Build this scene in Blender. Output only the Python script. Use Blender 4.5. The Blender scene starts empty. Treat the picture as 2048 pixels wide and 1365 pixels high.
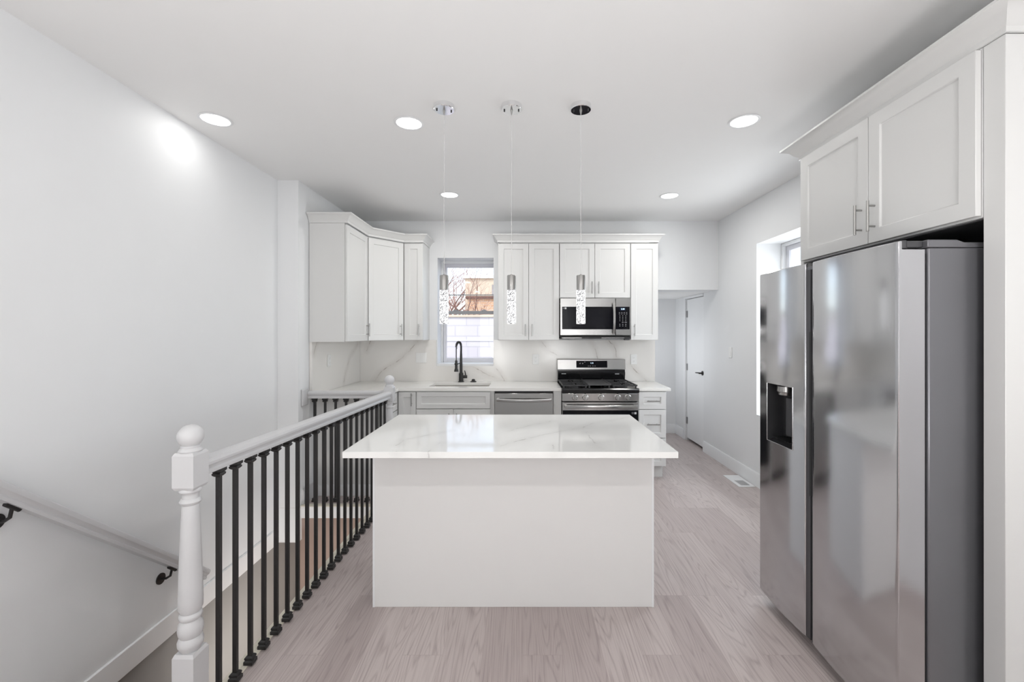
import bpy, bmesh, math, random
from mathutils import Vector, Matrix, noise
PI = math.pi
S = bpy.context.scene
COL = S.collection

W = dict(world=0.4, sun=0.5, rear_fill=1.2, bounceA=0.39, bounceB=0.8, side=0.8, stair=1.35, passage=0.8, lampF=0.15, lampB=1.2, lampR=1.8, glow=1.0)
# ------------------------------------------------------------------ camera, view, world, daylight, added fills
F_PX = 875.0
cam_d = bpy.data.cameras.new('camera')
cam = bpy.data.objects.new('camera', cam_d); COL.objects.link(cam)
cam.location = (0, 0, 1.466)
cam.rotation_euler = (PI / 2, 0, 0)
cam_d.sensor_fit = 'HORIZONTAL'; cam_d.sensor_width = 36.0
cam_d.lens = 36.0 * F_PX / 2048
cam_d.shift_x = -21.0 / 2048
cam_d.shift_y = -16.5 / 2048
cam_d.clip_start = 0.02; cam_d.clip_end = 200
S.camera = cam

S.view_settings.view_transform = 'Standard'
S.view_settings.look = 'None'
S.view_settings.gamma = 1.0
S.view_settings.use_curve_mapping = False
S.view_settings.exposure = 0.18

world = bpy.data.worlds.new('sky'); S.world = world; world.use_nodes = True
wn = world.node_tree; wn.nodes.clear()
wo = wn.nodes.new('ShaderNodeOutputWorld'); wb = wn.nodes.new('ShaderNodeBackground')
sk = wn.nodes.new('ShaderNodeTexSky'); sk.sky_type = 'NISHITA'; sk.sun_disc = False
sk.sun_elevation = math.radians(38); sk.sun_rotation = math.radians(200)
mixw = wn.nodes.new('ShaderNodeMixRGB'); mixw.inputs[0].default_value = 0.6
mixw.inputs[2].default_value = (4.4, 4.6, 5.1, 1)
wn.links.new(sk.outputs[0], mixw.inputs[1]); wn.links.new(mixw.outputs[0], wb.inputs[0])
wb.inputs[1].default_value = 1.0 * W['world']
wn.links.new(wb.outputs[0], wo.inputs[0])

sun_d = bpy.data.lights.new('sun', 'SUN'); sun_d.energy = 3.0 * W['sun']; sun_d.angle = math.radians(1.0)
sun_d.color = (1.0, 0.93, 0.84)
sun = bpy.data.objects.new('sun', sun_d); COL.objects.link(sun)
sun.rotation_euler = Vector((0.25, 0.75, -0.8)).to_track_quat('-Z', 'Y').to_euler()

PX0_ = 1.515
def area(name, loc, direction, sx, sy, power, color):
    d = bpy.data.lights.new(name, 'AREA'); d.shape = 'RECTANGLE'; d.size = sx; d.size_y = sy
    d.energy = power; d.color = color
    o = bpy.data.objects.new(name, d); COL.objects.link(o); o.location = loc
    o.rotation_euler = Vector(direction).to_track_quat('-Z', 'Z').to_euler()
    return o
# added area lights standing in for unseen living-room windows behind the camera
REAR_FILL = 9 * W['rear_fill']
area('rear_fill_light', (-1.0, -4.99, 1.45), (0, 1, 0), 1.0, 1.7, REAR_FILL, (0.95, 0.97, 1.0))
area('rear_fill_light', (1.1, -4.99, 1.45), (0, 1, 0), 1.0, 1.7, REAR_FILL, (0.95, 0.97, 1.0))
def bounce(loc, power, up=(0, 0, 1)):
    d = bpy.data.lights.new('ceiling_fill', 'SPOT'); d.energy = power; d.spot_size = math.radians(150); d.spot_blend = 1.0
    d.shadow_soft_size = .30
    o = bpy.data.objects.new('ceiling_fill', d); COL.objects.link(o); o.location = loc
    o.rotation_euler = Vector(up).to_track_quat('-Z', 'Y').to_euler()
# unseen spots added behind the camera, aimed up to fill by ceiling bounce
bounce((-.5, -.5, 1.0), 190 * W['bounceA'], (0, .8, 1))
bounce((.8, -.5, 1.0), 190 * W['bounceA'], (-.1, .8, 1))
bounce((0, -2.6, 1.2), 250 * W['bounceB'], (0, 0, 1))
area('side_window_daylight', (2.66, 3.694, 1.5), (-1, 0, -.05), .95, 1.6, 40 * W['side'], (.95, .975, 1.0))
# unseen fills added to brighten the stairwell and the passage
area('stairwell_fill', (-1.30, 2.95, -.80), (-1, 1.0, -.25), .25, .25, 6 * W['stair'], (1.0, .95, .90))
area('passage_fill', (PX0_ + .01, 5.85, 1.2), (1, 0, 0), .8, 1.1, 4 * W['passage'], (.95, .97, 1.0))
LAMP = 5.5          # watts of each recessed ceiling light

# ------------------------------------------------------------------ materials
def new_mat(name):
    m = bpy.data.materials.new(name); m.use_nodes = True
    nt = m.node_tree; b = nt.nodes['Principled BSDF']
    return m, nt, b
def L(nt, a, b): nt.links.new(a, b)
def mat(name, col, rough=0.5, metal=0.0, var=0.0, vscale=6.0, bump=0.0, bscale=200.0, coat=0.0, spec=None):
    m, nt, b = new_mat(name)
    b.inputs['Base Color'].default_value = (*col, 1)
    b.inputs['Roughness'].default_value = rough
    b.inputs['Metallic'].default_value = metal
    b.inputs['Coat Weight'].default_value = coat
    if spec is not None: b.inputs['Specular IOR Level'].default_value = spec
    tc = nt.nodes.new('ShaderNodeTexCoord')
    nz = nt.nodes.new('ShaderNodeTexNoise'); nz.inputs['Scale'].default_value = vscale
    L(nt, tc.outputs['Object'], nz.inputs['Vector'])
    mx = nt.nodes.new('ShaderNodeMixRGB')
    mx.inputs[1].default_value = (*[c * (1 - var) for c in col], 1)
    mx.inputs[2].default_value = (*[min(1, c * (1 + var)) for c in col], 1)
    L(nt, nz.outputs[0], mx.inputs[0]); L(nt, mx.outputs[0], b.inputs['Base Color'])
    if bump:
        n2 = nt.nodes.new('ShaderNodeTexNoise'); n2.inputs['Scale'].default_value = bscale
        L(nt, tc.outputs['Object'], n2.inputs['Vector'])
        bp = nt.nodes.new('ShaderNodeBump'); bp.inputs['Strength'].default_value = bump; bp.inputs['Distance'].default_value = 0.001
        L(nt, n2.outputs[0], bp.inputs['Height']); L(nt, bp.outputs[0], b.inputs['Normal'])
    return m

def emis(name, col, strength):
    m, nt, b = new_mat(name)
    b.inputs['Base Color'].default_value = (0.8, 0.8, 0.8, 1)
    b.inputs['Emission Color'].default_value = (*col, 1)
    b.inputs['Emission Strength'].default_value = strength
    return m

def brushed(name, col, rough=0.22, axis='z', aniso=0.0, bump=0.03):
    """metal with fine brush lines; the lines run along the other axes than `axis`"""
    m, nt, b = new_mat(name)
    b.inputs['Base Color'].default_value = (*col, 1)
    b.inputs['Metallic'].default_value = 1.0
    tc = nt.nodes.new('ShaderNodeTexCoord'); mp = nt.nodes.new('ShaderNodeMapping')
    sc = {'z': (2, 2, 700), 'x': (700, 2, 2), 'y': (2, 700, 2)}[axis]
    mp.inputs['Scale'].default_value = sc
    nz = nt.nodes.new('ShaderNodeTexNoise'); nz.inputs['Scale'].default_value = 1.0; nz.inputs['Detail'].default_value = 2
    L(nt, tc.outputs['Object'], mp.inputs[0]); L(nt, mp.outputs[0], nz.inputs['Vector'])
    mr = nt.nodes.new('ShaderNodeMapRange')
    mr.inputs['To Min'].default_value = rough * 0.8; mr.inputs['To Max'].default_value = rough * 1.25
    L(nt, nz.outputs[0], mr.inputs[0]); L(nt, mr.outputs[0], b.inputs['Roughness'])
    bp = nt.nodes.new('ShaderNodeBump'); bp.inputs['Strength'].default_value = bump; bp.inputs['Distance'].default_value = 0.0005
    L(nt, nz.outputs[0], bp.inputs['Height'])
    # slow waviness of thin sheet metal
    n2 = nt.nodes.new('ShaderNodeTexNoise'); n2.inputs['Scale'].default_value = 1.0; n2.inputs['Detail'].default_value = 0
    mp2 = nt.nodes.new('ShaderNodeMapping'); mp2.inputs['Scale'].default_value = (1.2, 1.2, 5)
    L(nt, tc.outputs['Object'], mp2.inputs[0]); L(nt, mp2.outputs[0], n2.inputs['Vector'])
    b2 = nt.nodes.new('ShaderNodeBump'); b2.inputs['Strength'].default_value = 0.35; b2.inputs['Distance'].default_value = 0.006
    L(nt, n2.outputs[0], b2.inputs['Height']); L(nt, bp.outputs[0], b2.inputs['Normal'])
    L(nt, b2.outputs[0], b.inputs['Normal'])
    return m

def quartz(name, base, vein, veins, strength=0.5, rough=0.12, amp=0.06):
    """white quartz with individually laid veins: each is a list of 3-D points, blurred by noise"""
    m, nt, b = new_mat(name)
    b.inputs['Roughness'].default_value = rough
    tc = nt.nodes.new('ShaderNodeTexCoord')
    def noise_vec(scale, a, src):
        nz = nt.nodes.new('ShaderNodeTexNoise'); nz.inputs['Scale'].default_value = scale; nz.inputs['Detail'].default_value = 3
        L(nt, tc.outputs['Object'], nz.inputs['Vector'])
        sb = nt.nodes.new('ShaderNodeVectorMath'); sb.operation = 'SUBTRACT'; sb.inputs[1].default_value = (.5, .5, .5)
        L(nt, nz.outputs['Color'], sb.inputs[0])
        ma = nt.nodes.new('ShaderNodeVectorMath'); ma.operation = 'MULTIPLY_ADD'; ma.inputs[1].default_value = (a, a, a)
        L(nt, sb.outputs[0], ma.inputs[0]); L(nt, src, ma.inputs[2]); return ma.outputs[0]
    P = noise_vec(22, amp * .35, noise_vec(4.5, amp, tc.outputs['Object']))
    def m2(op, a, b_, clamp=False):
        n = nt.nodes.new('ShaderNodeMath'); n.operation = op; n.use_clamp = clamp
        for i, v in ((0, a), (1, b_)):
            if isinstance(v, (int, float)): n.inputs[i].default_value = v
            else: L(nt, v, n.inputs[i])
        return n.outputs[0]
    dist = None
    for line in veins:
        for a, c in zip(line, line[1:]):
            a = Vector(a); c = Vector(c); ab = c - a
            d0 = nt.nodes.new('ShaderNodeVectorMath'); d0.operation = 'SUBTRACT'; d0.inputs[1].default_value = a; L(nt, P, d0.inputs[0])
            dt = nt.nodes.new('ShaderNodeVectorMath'); dt.operation = 'DOT_PRODUCT'; dt.inputs[1].default_value = ab / ab.length_squared
            L(nt, d0.outputs[0], dt.inputs[0])
            h = m2('MULTIPLY', dt.outputs['Value'], 1.0, True)
            sc = nt.nodes.new('ShaderNodeVectorMath'); sc.operation = 'SCALE'; sc.inputs[0].default_value = ab; L(nt, h, sc.inputs['Scale'])
            d1 = nt.nodes.new('ShaderNodeVectorMath'); d1.operation = 'SUBTRACT'; L(nt, d0.outputs[0], d1.inputs[0]); L(nt, sc.outputs[0], d1.inputs[1])
            ln = nt.nodes.new('ShaderNodeVectorMath'); ln.operation = 'LENGTH'; L(nt, d1.outputs[0], ln.inputs[0])
            dist = ln.outputs['Value'] if dist is None else m2('MINIMUM', dist, ln.outputs['Value'])
    def ramp(w):
        r = nt.nodes.new('ShaderNodeMapRange'); r.inputs['From Min'].default_value = 0; r.inputs['From Max'].default_value = w
        r.inputs['To Min'].default_value = 1; r.inputs['To Max'].default_value = 0; L(nt, dist, r.inputs[0]); return r.outputs[0]
    mk = nt.nodes.new('ShaderNodeTexNoise'); mk.inputs['Scale'].default_value = 9; L(nt, tc.outputs['Object'], mk.inputs['Vector'])
    mr = nt.nodes.new('ShaderNodeMapRange'); mr.inputs['From Min'].default_value = 0.35; mr.inputs['From Max'].default_value = 0.65
    mr.inputs['To Min'].default_value = 0.25; L(nt, mk.outputs[0], mr.inputs[0])
    f = m2('ADD', m2('MULTIPLY', m2('MULTIPLY', ramp(.006), mr.outputs[0]), strength), m2('MULTIPLY', ramp(.055), strength * .22), True)
    # faint cloudiness of the stone
    cl = nt.nodes.new('ShaderNodeTexNoise'); cl.inputs['Scale'].default_value = 3; L(nt, tc.outputs['Object'], cl.inputs['Vector'])
    f = m2('ADD', f, m2('MULTIPLY', cl.outputs[0], .04), True)
    mx = nt.nodes.new('ShaderNodeMixRGB'); mx.inputs[1].default_value = (*base, 1); mx.inputs[2].default_value = (*vein, 1)
    L(nt, f, mx.inputs[0]); L(nt, mx.outputs[0], b.inputs['Base Color'])
    return m

def floor_mat():
    m, nt, b = new_mat('plank_floor')
    tc = nt.nodes.new('ShaderNodeTexCoord'); sx = nt.nodes.new('ShaderNodeSeparateXYZ')
    L(nt, tc.outputs['Object'], sx.inputs[0])
    cb = nt.nodes.new('ShaderNodeCombineXYZ'); L(nt, sx.outputs['Y'], cb.inputs['X']); L(nt, sx.outputs['X'], cb.inputs['Y'])
    br = nt.nodes.new('ShaderNodeTexBrick')
    br.inputs['Scale'].default_value = 1.0; br.inputs['Brick Width'].default_value = 1.22
    br.inputs['Row Height'].default_value = 0.182; br.inputs['Mortar Size'].default_value = 0.0007
    br.inputs['Mortar Smooth'].default_value = 0.2; br.inputs['Bias'].default_value = 0.0
    br.offset = 0.37; br.offset_frequency = 3
    br.inputs['Color1'].default_value = (0, 0, 0, 1); br.inputs['Color2'].default_value = (1, 1, 1, 1)
    br.inputs['Mortar'].default_value = (0.5, 0.5, 0.5, 1)
    L(nt, cb.outputs[0], br.inputs['Vector'])
    # per-plank offset of the grain
    sc = nt.nodes.new('ShaderNodeVectorMath'); sc.operation = 'MULTIPLY_ADD'
    sc.inputs[1].default_value = (37.0, 91.0, 13.0)
    L(nt, br.outputs['Color'], sc.inputs[0]); L(nt, tc.outputs['Object'], sc.inputs[2])
    def stretched(scale_v, nscale, detail, dist=0.0):
        mp = nt.nodes.new('ShaderNodeMapping'); mp.inputs['Scale'].default_value = scale_v
        L(nt, sc.outputs[0], mp.inputs[0])
        nz = nt.nodes.new('ShaderNodeTexNoise'); nz.inputs['Scale'].default_value = nscale
        nz.inputs['Detail'].default_value = detail; nz.inputs['Distortion'].default_value = dist
        L(nt, mp.outputs[0], nz.inputs['Vector']); return nz.outputs[0]
    fine = stretched((90, 3.0, 1), 1.5, 5)
    # cathedral figure: contour lines of a stretched noise
    base = stretched((8.0, 0.60, 1), 1.0, 1.0, 0.2)
    ml = nt.nodes.new('ShaderNodeMath'); ml.operation = 'MULTIPLY'; ml.inputs[1].default_value = 22
    L(nt, base, ml.inputs[0])
    fr = nt.nodes.new('ShaderNodeMath'); fr.operation = 'PINGPONG'; fr.inputs[1].default_value = 0.5
    L(nt, ml.outputs[0], fr.inputs[0])
    fr2 = nt.nodes.new('ShaderNodeMapRange'); fr2.inputs['From Min'].default_value = 0; fr2.inputs['From Max'].default_value = 0.22
    fr2.inputs['To Min'].default_value = 1; fr2.inputs['To Max'].default_value = 0
    L(nt, fr.outputs[0], fr2.inputs[0])
    blot = stretched((3, 0.8, 1), 1.6, 3)
    def mixc(f, a, c2):
        mx = nt.nodes.new('ShaderNodeMixRGB'); 
        if isinstance(f, float): mx.inputs[0].default_value = f
        else: L(nt, f, mx.inputs[0])
        for i, c in ((1, a), (2, c2)):
            if isinstance(c, tuple): mx.inputs[i].default_value = (*c, 1)
            else: L(nt, c, mx.inputs[i])
        return mx.outputs[0]
    def math_(op, a, b_):
        n = nt.nodes.new('ShaderNodeMath'); n.operation = op
        for i, v in ((0, a), (1, b_)):
            if isinstance(v, (int, float)): n.inputs[i].default_value = v
            else: L(nt, v, n.inputs[i])
        return n.outputs[0]
    c0 = mixc(br.outputs['Color'], FLOOR_A, FLOOR_B)
    c1 = mixc(math_('MULTIPLY', blot, 0.45), c0, FLOOR_C)
    c2 = mixc(math_('MULTIPLY', math_('MULTIPLY', fr2.outputs[0], fine), 0.80), c1, FLOOR_D)
    fm = nt.nodes.new('ShaderNodeMapRange'); fm.inputs['From Min'].default_value = 0.45; fm.inputs['From Max'].default_value = 0.75
    L(nt, fine, fm.inputs[0])
    c3 = mixc(math_('MULTIPLY', fm.outputs[0], 0.34), c2, FLOOR_D)
    c4 = mixc(br.outputs['Fac'], c3, (0.36, 0.29, 0.28))
    L(nt, c4, b.inputs['Base Color'])
    b.inputs['Roughness'].default_value = 0.34
    bp = nt.nodes.new('ShaderNodeBump'); bp.inputs['Strength'].default_value = 0.08; bp.inputs['Distance'].default_value = 0.001
    L(nt, fine, bp.inputs['Height']); L(nt, bp.outputs[0], b.inputs['Normal'])
    return m
FLOOR_A = (0.43, 0.368, 0.355); FLOOR_B = (0.61, 0.545, 0.525); FLOOR_C = (0.60, 0.52, 0.50); FLOOR_D = (0.27, 0.21, 0.205)

def block_mat(name, c1, c2, mortar, bw, rh, ms=0.01):
    m, nt, b = new_mat(name)
    tc = nt.nodes.new('ShaderNodeTexCoord'); sx = nt.nodes.new('ShaderNodeSeparateXYZ')
    L(nt, tc.outputs['Object'], sx.inputs[0])
    cb = nt.nodes.new('ShaderNodeCombineXYZ'); L(nt, sx.outputs['X'], cb.inputs['X']); L(nt, sx.outputs['Z'], cb.inputs['Y'])
    br = nt.nodes.new('ShaderNodeTexBrick'); br.inputs['Scale'].default_value = 1
    br.inputs['Brick Width'].default_value = bw; br.inputs['Row Height'].default_value = rh; br.inputs['Mortar Size'].default_value = ms
    br.inputs['Color1'].default_value = (*c1, 1); br.inputs['Color2'].default_value = (*c2, 1); br.inputs['Mortar'].default_value = (*mortar, 1)
    L(nt, cb.outputs[0], br.inputs['Vector']); L(nt, br.outputs['Color'], b.inputs['Base Color'])
    b.inputs['Roughness'].default_value = 0.9
    bp = nt.nodes.new('ShaderNodeBump'); bp.inputs['Strength'].default_value = 0.5; bp.inputs['Distance'].default_value = 0.01; bp.invert = True
    L(nt, br.outputs['Fac'], bp.inputs['Height']); L(nt, bp.outputs[0], b.inputs['Normal'])
    return m

def pane_mat():
    m = bpy.data.materials.new('window_glass'); m.use_nodes = True
    nt = m.node_tree; nt.nodes.clear()
    o = nt.nodes.new('ShaderNodeOutputMaterial'); t = nt.nodes.new('ShaderNodeBsdfTransparent'); g = nt.nodes.new('ShaderNodeBsdfGlossy')
    t.inputs[0].default_value = (0.96, 0.97, 0.97, 1); g.inputs['Roughness'].default_value = 0.02
    f = nt.nodes.new('ShaderNodeLayerWeight'); f.inputs[0].default_value = 0.5; mx = nt.nodes.new('ShaderNodeMixShader')
    pw = nt.nodes.new('ShaderNodeMath'); pw.operation = 'POWER'; pw.inputs[1].default_value = 5; L(nt, f.outputs['Facing'], pw.inputs[0])
    ad = nt.nodes.new('ShaderNodeMath'); ad.operation = 'MULTIPLY_ADD'; ad.inputs[1].default_value = .8; ad.inputs[2].default_value = .03; L(nt, pw.outputs[0], ad.inputs[0])
    L(nt, ad.outputs[0], mx.inputs[0]); L(nt, t.outputs[0], mx.inputs[1]); L(nt, g.outputs[0], mx.inputs[2]); L(nt, mx.outputs[0], o.inputs[0])
    return m

def crystal_mat():
    """seeded crystal rod lit from inside by its LED: bubbles scatter the light unevenly"""
    m, nt, b = new_mat('seeded_crystal')
    b.inputs['Base Color'].default_value = (0.16, 0.16, 0.17, 1); b.inputs['Roughness'].default_value = 0.08
    tc = nt.nodes.new('ShaderNodeTexCoord'); vo = nt.nodes.new('ShaderNodeTexNoise')
    vo.inputs['Scale'].default_value = 150; vo.inputs['Detail'].default_value = 1.0; vo.inputs['Distortion'].default_value = 1.0
    L(nt, tc.outputs['Object'], vo.inputs['Vector'])
    r = nt.nodes.new('ShaderNodeMapRange'); r.inputs['From Min'].default_value = 0.41; r.inputs['From Max'].default_value = 0.50
    r.inputs['To Min'].default_value = 0.05; r.inputs['To Max'].default_value = 1.0
    L(nt, vo.outputs[0], r.inputs[0])
    b.inputs['Emission Color'].default_value = (1, 1, 1, 1)
    L(nt, r.outputs[0], b.inputs['Emission Strength'])
    return m

M = {}
M['wall'] = mat('wall_paint', (0.82, 0.83, 0.84), 0.55, var=0.01, bump=0.05, bscale=350)
M['ceiling'] = mat('ceiling_paint', (0.88, 0.88, 0.875), 0.7, var=0.006)
M['trim'] = mat('trim_paint', (0.85, 0.86, 0.87), 0.35, var=0.01)
M['cab'] = mat('cabinet_paint', (0.71, 0.71, 0.70), 0.33, var=0.006)
M['cab_in'] = mat('cabinet_box', (0.74, 0.73, 0.70), 0.5, var=0.01)
M['island'] = mat('island_panel', (0.80, 0.795, 0.785), 0.4, var=0.006)
M['rail'] = mat('railing_paint', (0.61, 0.61, 0.62), 0.35, var=0.02)
M['iron'] = mat('black_iron', (0.016, 0.015, 0.015), 0.42, var=0.1, spec=0.5)
M['black'] = mat('black_matte', (0.012, 0.012, 0.013), 0.5, var=0.1)
M['gloss'] = mat('black_glass', (0.006, 0.006, 0.008), 0.05, var=0.05, spec=0.16)
M['enamel'] = mat('black_enamel', (0.008, 0.008, 0.009), 0.16, var=0.05)
M['cast'] = mat('cast_iron', (0.03, 0.03, 0.032), 0.5, var=0.15, bump=0.2, bscale=500)
M['nickel'] = brushed('brushed_nickel', (0.40, 0.395, 0.385), 0.28, 'x', bump=0.01)
M['chrome'] = mat('chrome', (0.85, 0.85, 0.86), 0.07, 1.0)
M['steel'] = brushed('stainless_steel', (0.56, 0.56, 0.57), 0.20, 'z')
M['steelx'] = brushed('stainless_steel_front', (0.50, 0.495, 0.485), 0.20, 'x')
M['fridge'] = brushed('fridge_stainless', (0.58, 0.58, 0.595), 0.13, 'z', bump=0.05)
M['fbody'] = mat('fridge_side_paint', (0.20, 0.20, 0.215), 0.32, 0.55, var=0.03, bump=0.12, bscale=400)
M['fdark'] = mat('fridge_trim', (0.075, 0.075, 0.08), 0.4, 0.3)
M['plastic'] = mat('white_plastic', (0.84, 0.84, 0.83), 0.3)
M['sash'] = mat('vinyl_sash', (0.70, 0.70, 0.74), 0.4, var=0.01)
M['sashg'] = mat('grey_meeting_rail', (0.30, 0.30, 0.31), 0.45, var=0.02)
M['hinge'] = mat('satin_hinge', (0.34, 0.34, 0.35), 0.35, 0.9)
M['nosing'] = mat('pale_wood_nosing', (0.70, 0.66, 0.56), 0.5, var=0.12, vscale=14)
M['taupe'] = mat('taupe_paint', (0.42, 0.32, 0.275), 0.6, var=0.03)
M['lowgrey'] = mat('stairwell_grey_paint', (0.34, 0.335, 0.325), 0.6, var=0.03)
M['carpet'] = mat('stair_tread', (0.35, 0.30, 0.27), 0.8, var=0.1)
M['top'] = quartz('island_quartz', (0.87, 0.87, 0.855), (0.42, 0.41, 0.40), [[(-0.109, 2.128, 0.914), (-0.013, 2.247, 0.914), (0.094, 2.345, 0.914), (0.21, 2.452, 0.914), (0.347, 2.529, 0.914), (0.416, 2.654, 0.914), (0.713, 2.875, 0.914)], [(0.345, 2.415, 0.914), (0.353, 2.257, 0.914), (0.351, 2.091, 0.914)], [(-0.611, 2.137, 0.914), (-0.611, 2.257, 0.914), (-0.523, 2.345, 0.914), (-0.408, 2.464, 0.914)], [(-0.071, 2.477, 0.914), (0.06, 2.611, 0.914), (0.172, 2.729, 0.914)], [(-0.58, 2.026, 0.915), (-0.575, 2.024, 0.88)], [(-0.42, 2.2, 0.914), (-0.44, 2.026, 0.915), (-0.43, 2.024, 0.88)], [(0.15, 2.15, 0.914), (0.145, 2.026, 0.915), (0.15, 2.024, 0.88)]], .62, .07)
M['ctop'] = quartz('counter_quartz', (0.86, 0.85, 0.82), (0.45, 0.42, 0.38), [[(-1.5, 4.5, 0.914), (-1.0, 4.85, 0.914)], [(-0.1, 4.9, 0.914), (0.2, 4.5, 0.914)], [(1.25, 4.5, 0.914), (1.4, 4.9, 0.914)], [(-1.8, 3.95, 0.914), (-1.5, 4.3, 0.914), (-1.55, 4.7, 0.914)]], .35, .15)
M['splash'] = quartz('backsplash_quartz', (0.82, 0.80, 0.77), (0.34, 0.29, 0.25), [[(-1.689, 4.978, 0.909), (-1.621, 4.978, 1.017), (-1.451, 4.978, 1.113), (-1.28, 4.978, 1.273), (-1.189, 4.978, 1.375)], [(-1.769, 4.978, 1.261), (-1.718, 4.978, 1.375)], [(0.222, 4.978, 1.375), (0.313, 4.978, 1.261), (0.415, 4.978, 1.199), (0.552, 4.978, 1.136)], [(-0.347, 4.978, 1.147), (-0.256, 4.978, 1.0), (-0.21, 4.978, 0.903)], [(-0.631, 4.978, 1.102), (-0.455, 4.978, 1.017), (-0.245, 4.978, 0.92)], [(0.768, 4.978, 1.398), (0.825, 4.978, 1.273), (0.865, 4.978, 1.147)], [(0.973, 4.978, 1.398), (1.052, 4.978, 1.273), (1.069, 4.978, 1.147)], [(1.223, 4.978, 1.113), (1.405, 4.978, 0.909)], [(-1.85, 4.903, 1.343), (-1.85, 4.689, 1.203), (-1.85, 4.583, 1.052), (-1.85, 4.532, 0.948)], [(-1.85, 3.946, 1.385), (-1.85, 3.88, 1.28)]], .85, .18)
M['sink'] = mat('sink_composite', (0.60, 0.56, 0.51), 0.35, var=0.03)
M['lens'] = emis('downlight_lens', (1.0, 0.99, 0.97), 4.0 * W['glow'])
M['crystal'] = crystal_mat()
M['cord'] = mat('clear_cord', (0.80, 0.80, 0.80), 0.12, 0.55)
M['digits'] = emis('display_digits', (0.55, 0.80, 1.0), 1.6)
M['print'] = mat('printed_white', (0.62, 0.62, 0.63), 0.5)
M['keys'] = mat('printed_keys', (0.33, 0.33, 0.34), 0.5)
M['glass'] = pane_mat()
M['block'] = block_mat('white_block', (0.68, 0.66, 0.70), (0.64, 0.61, 0.65), (0.56, 0.54, 0.58), 0.42, 0.20, 0.010)
M['brick'] = block_mat('tan_brick', (0.66, 0.40, 0.24), (0.74, 0.50, 0.33), (0.62, 0.48, 0.38), 0.24, 0.09, 0.012)
M['pale'] = mat('cream_stucco', (0.66, 0.56, 0.44), 0.9, var=0.05)
M['bark'] = mat('bark', (0.13, 0.075, 0.06), 0.9, var=0.35, vscale=5)
M['twig'] = mat('red_brown_twigs', (0.33, 0.15, 0.11), 0.9, var=0.35, vscale=3)
M['ground'] = mat('yard_ground', (0.38, 0.34, 0.30), 0.95, var=0.2, vscale=2)
M['floor'] = floor_mat()

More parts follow.
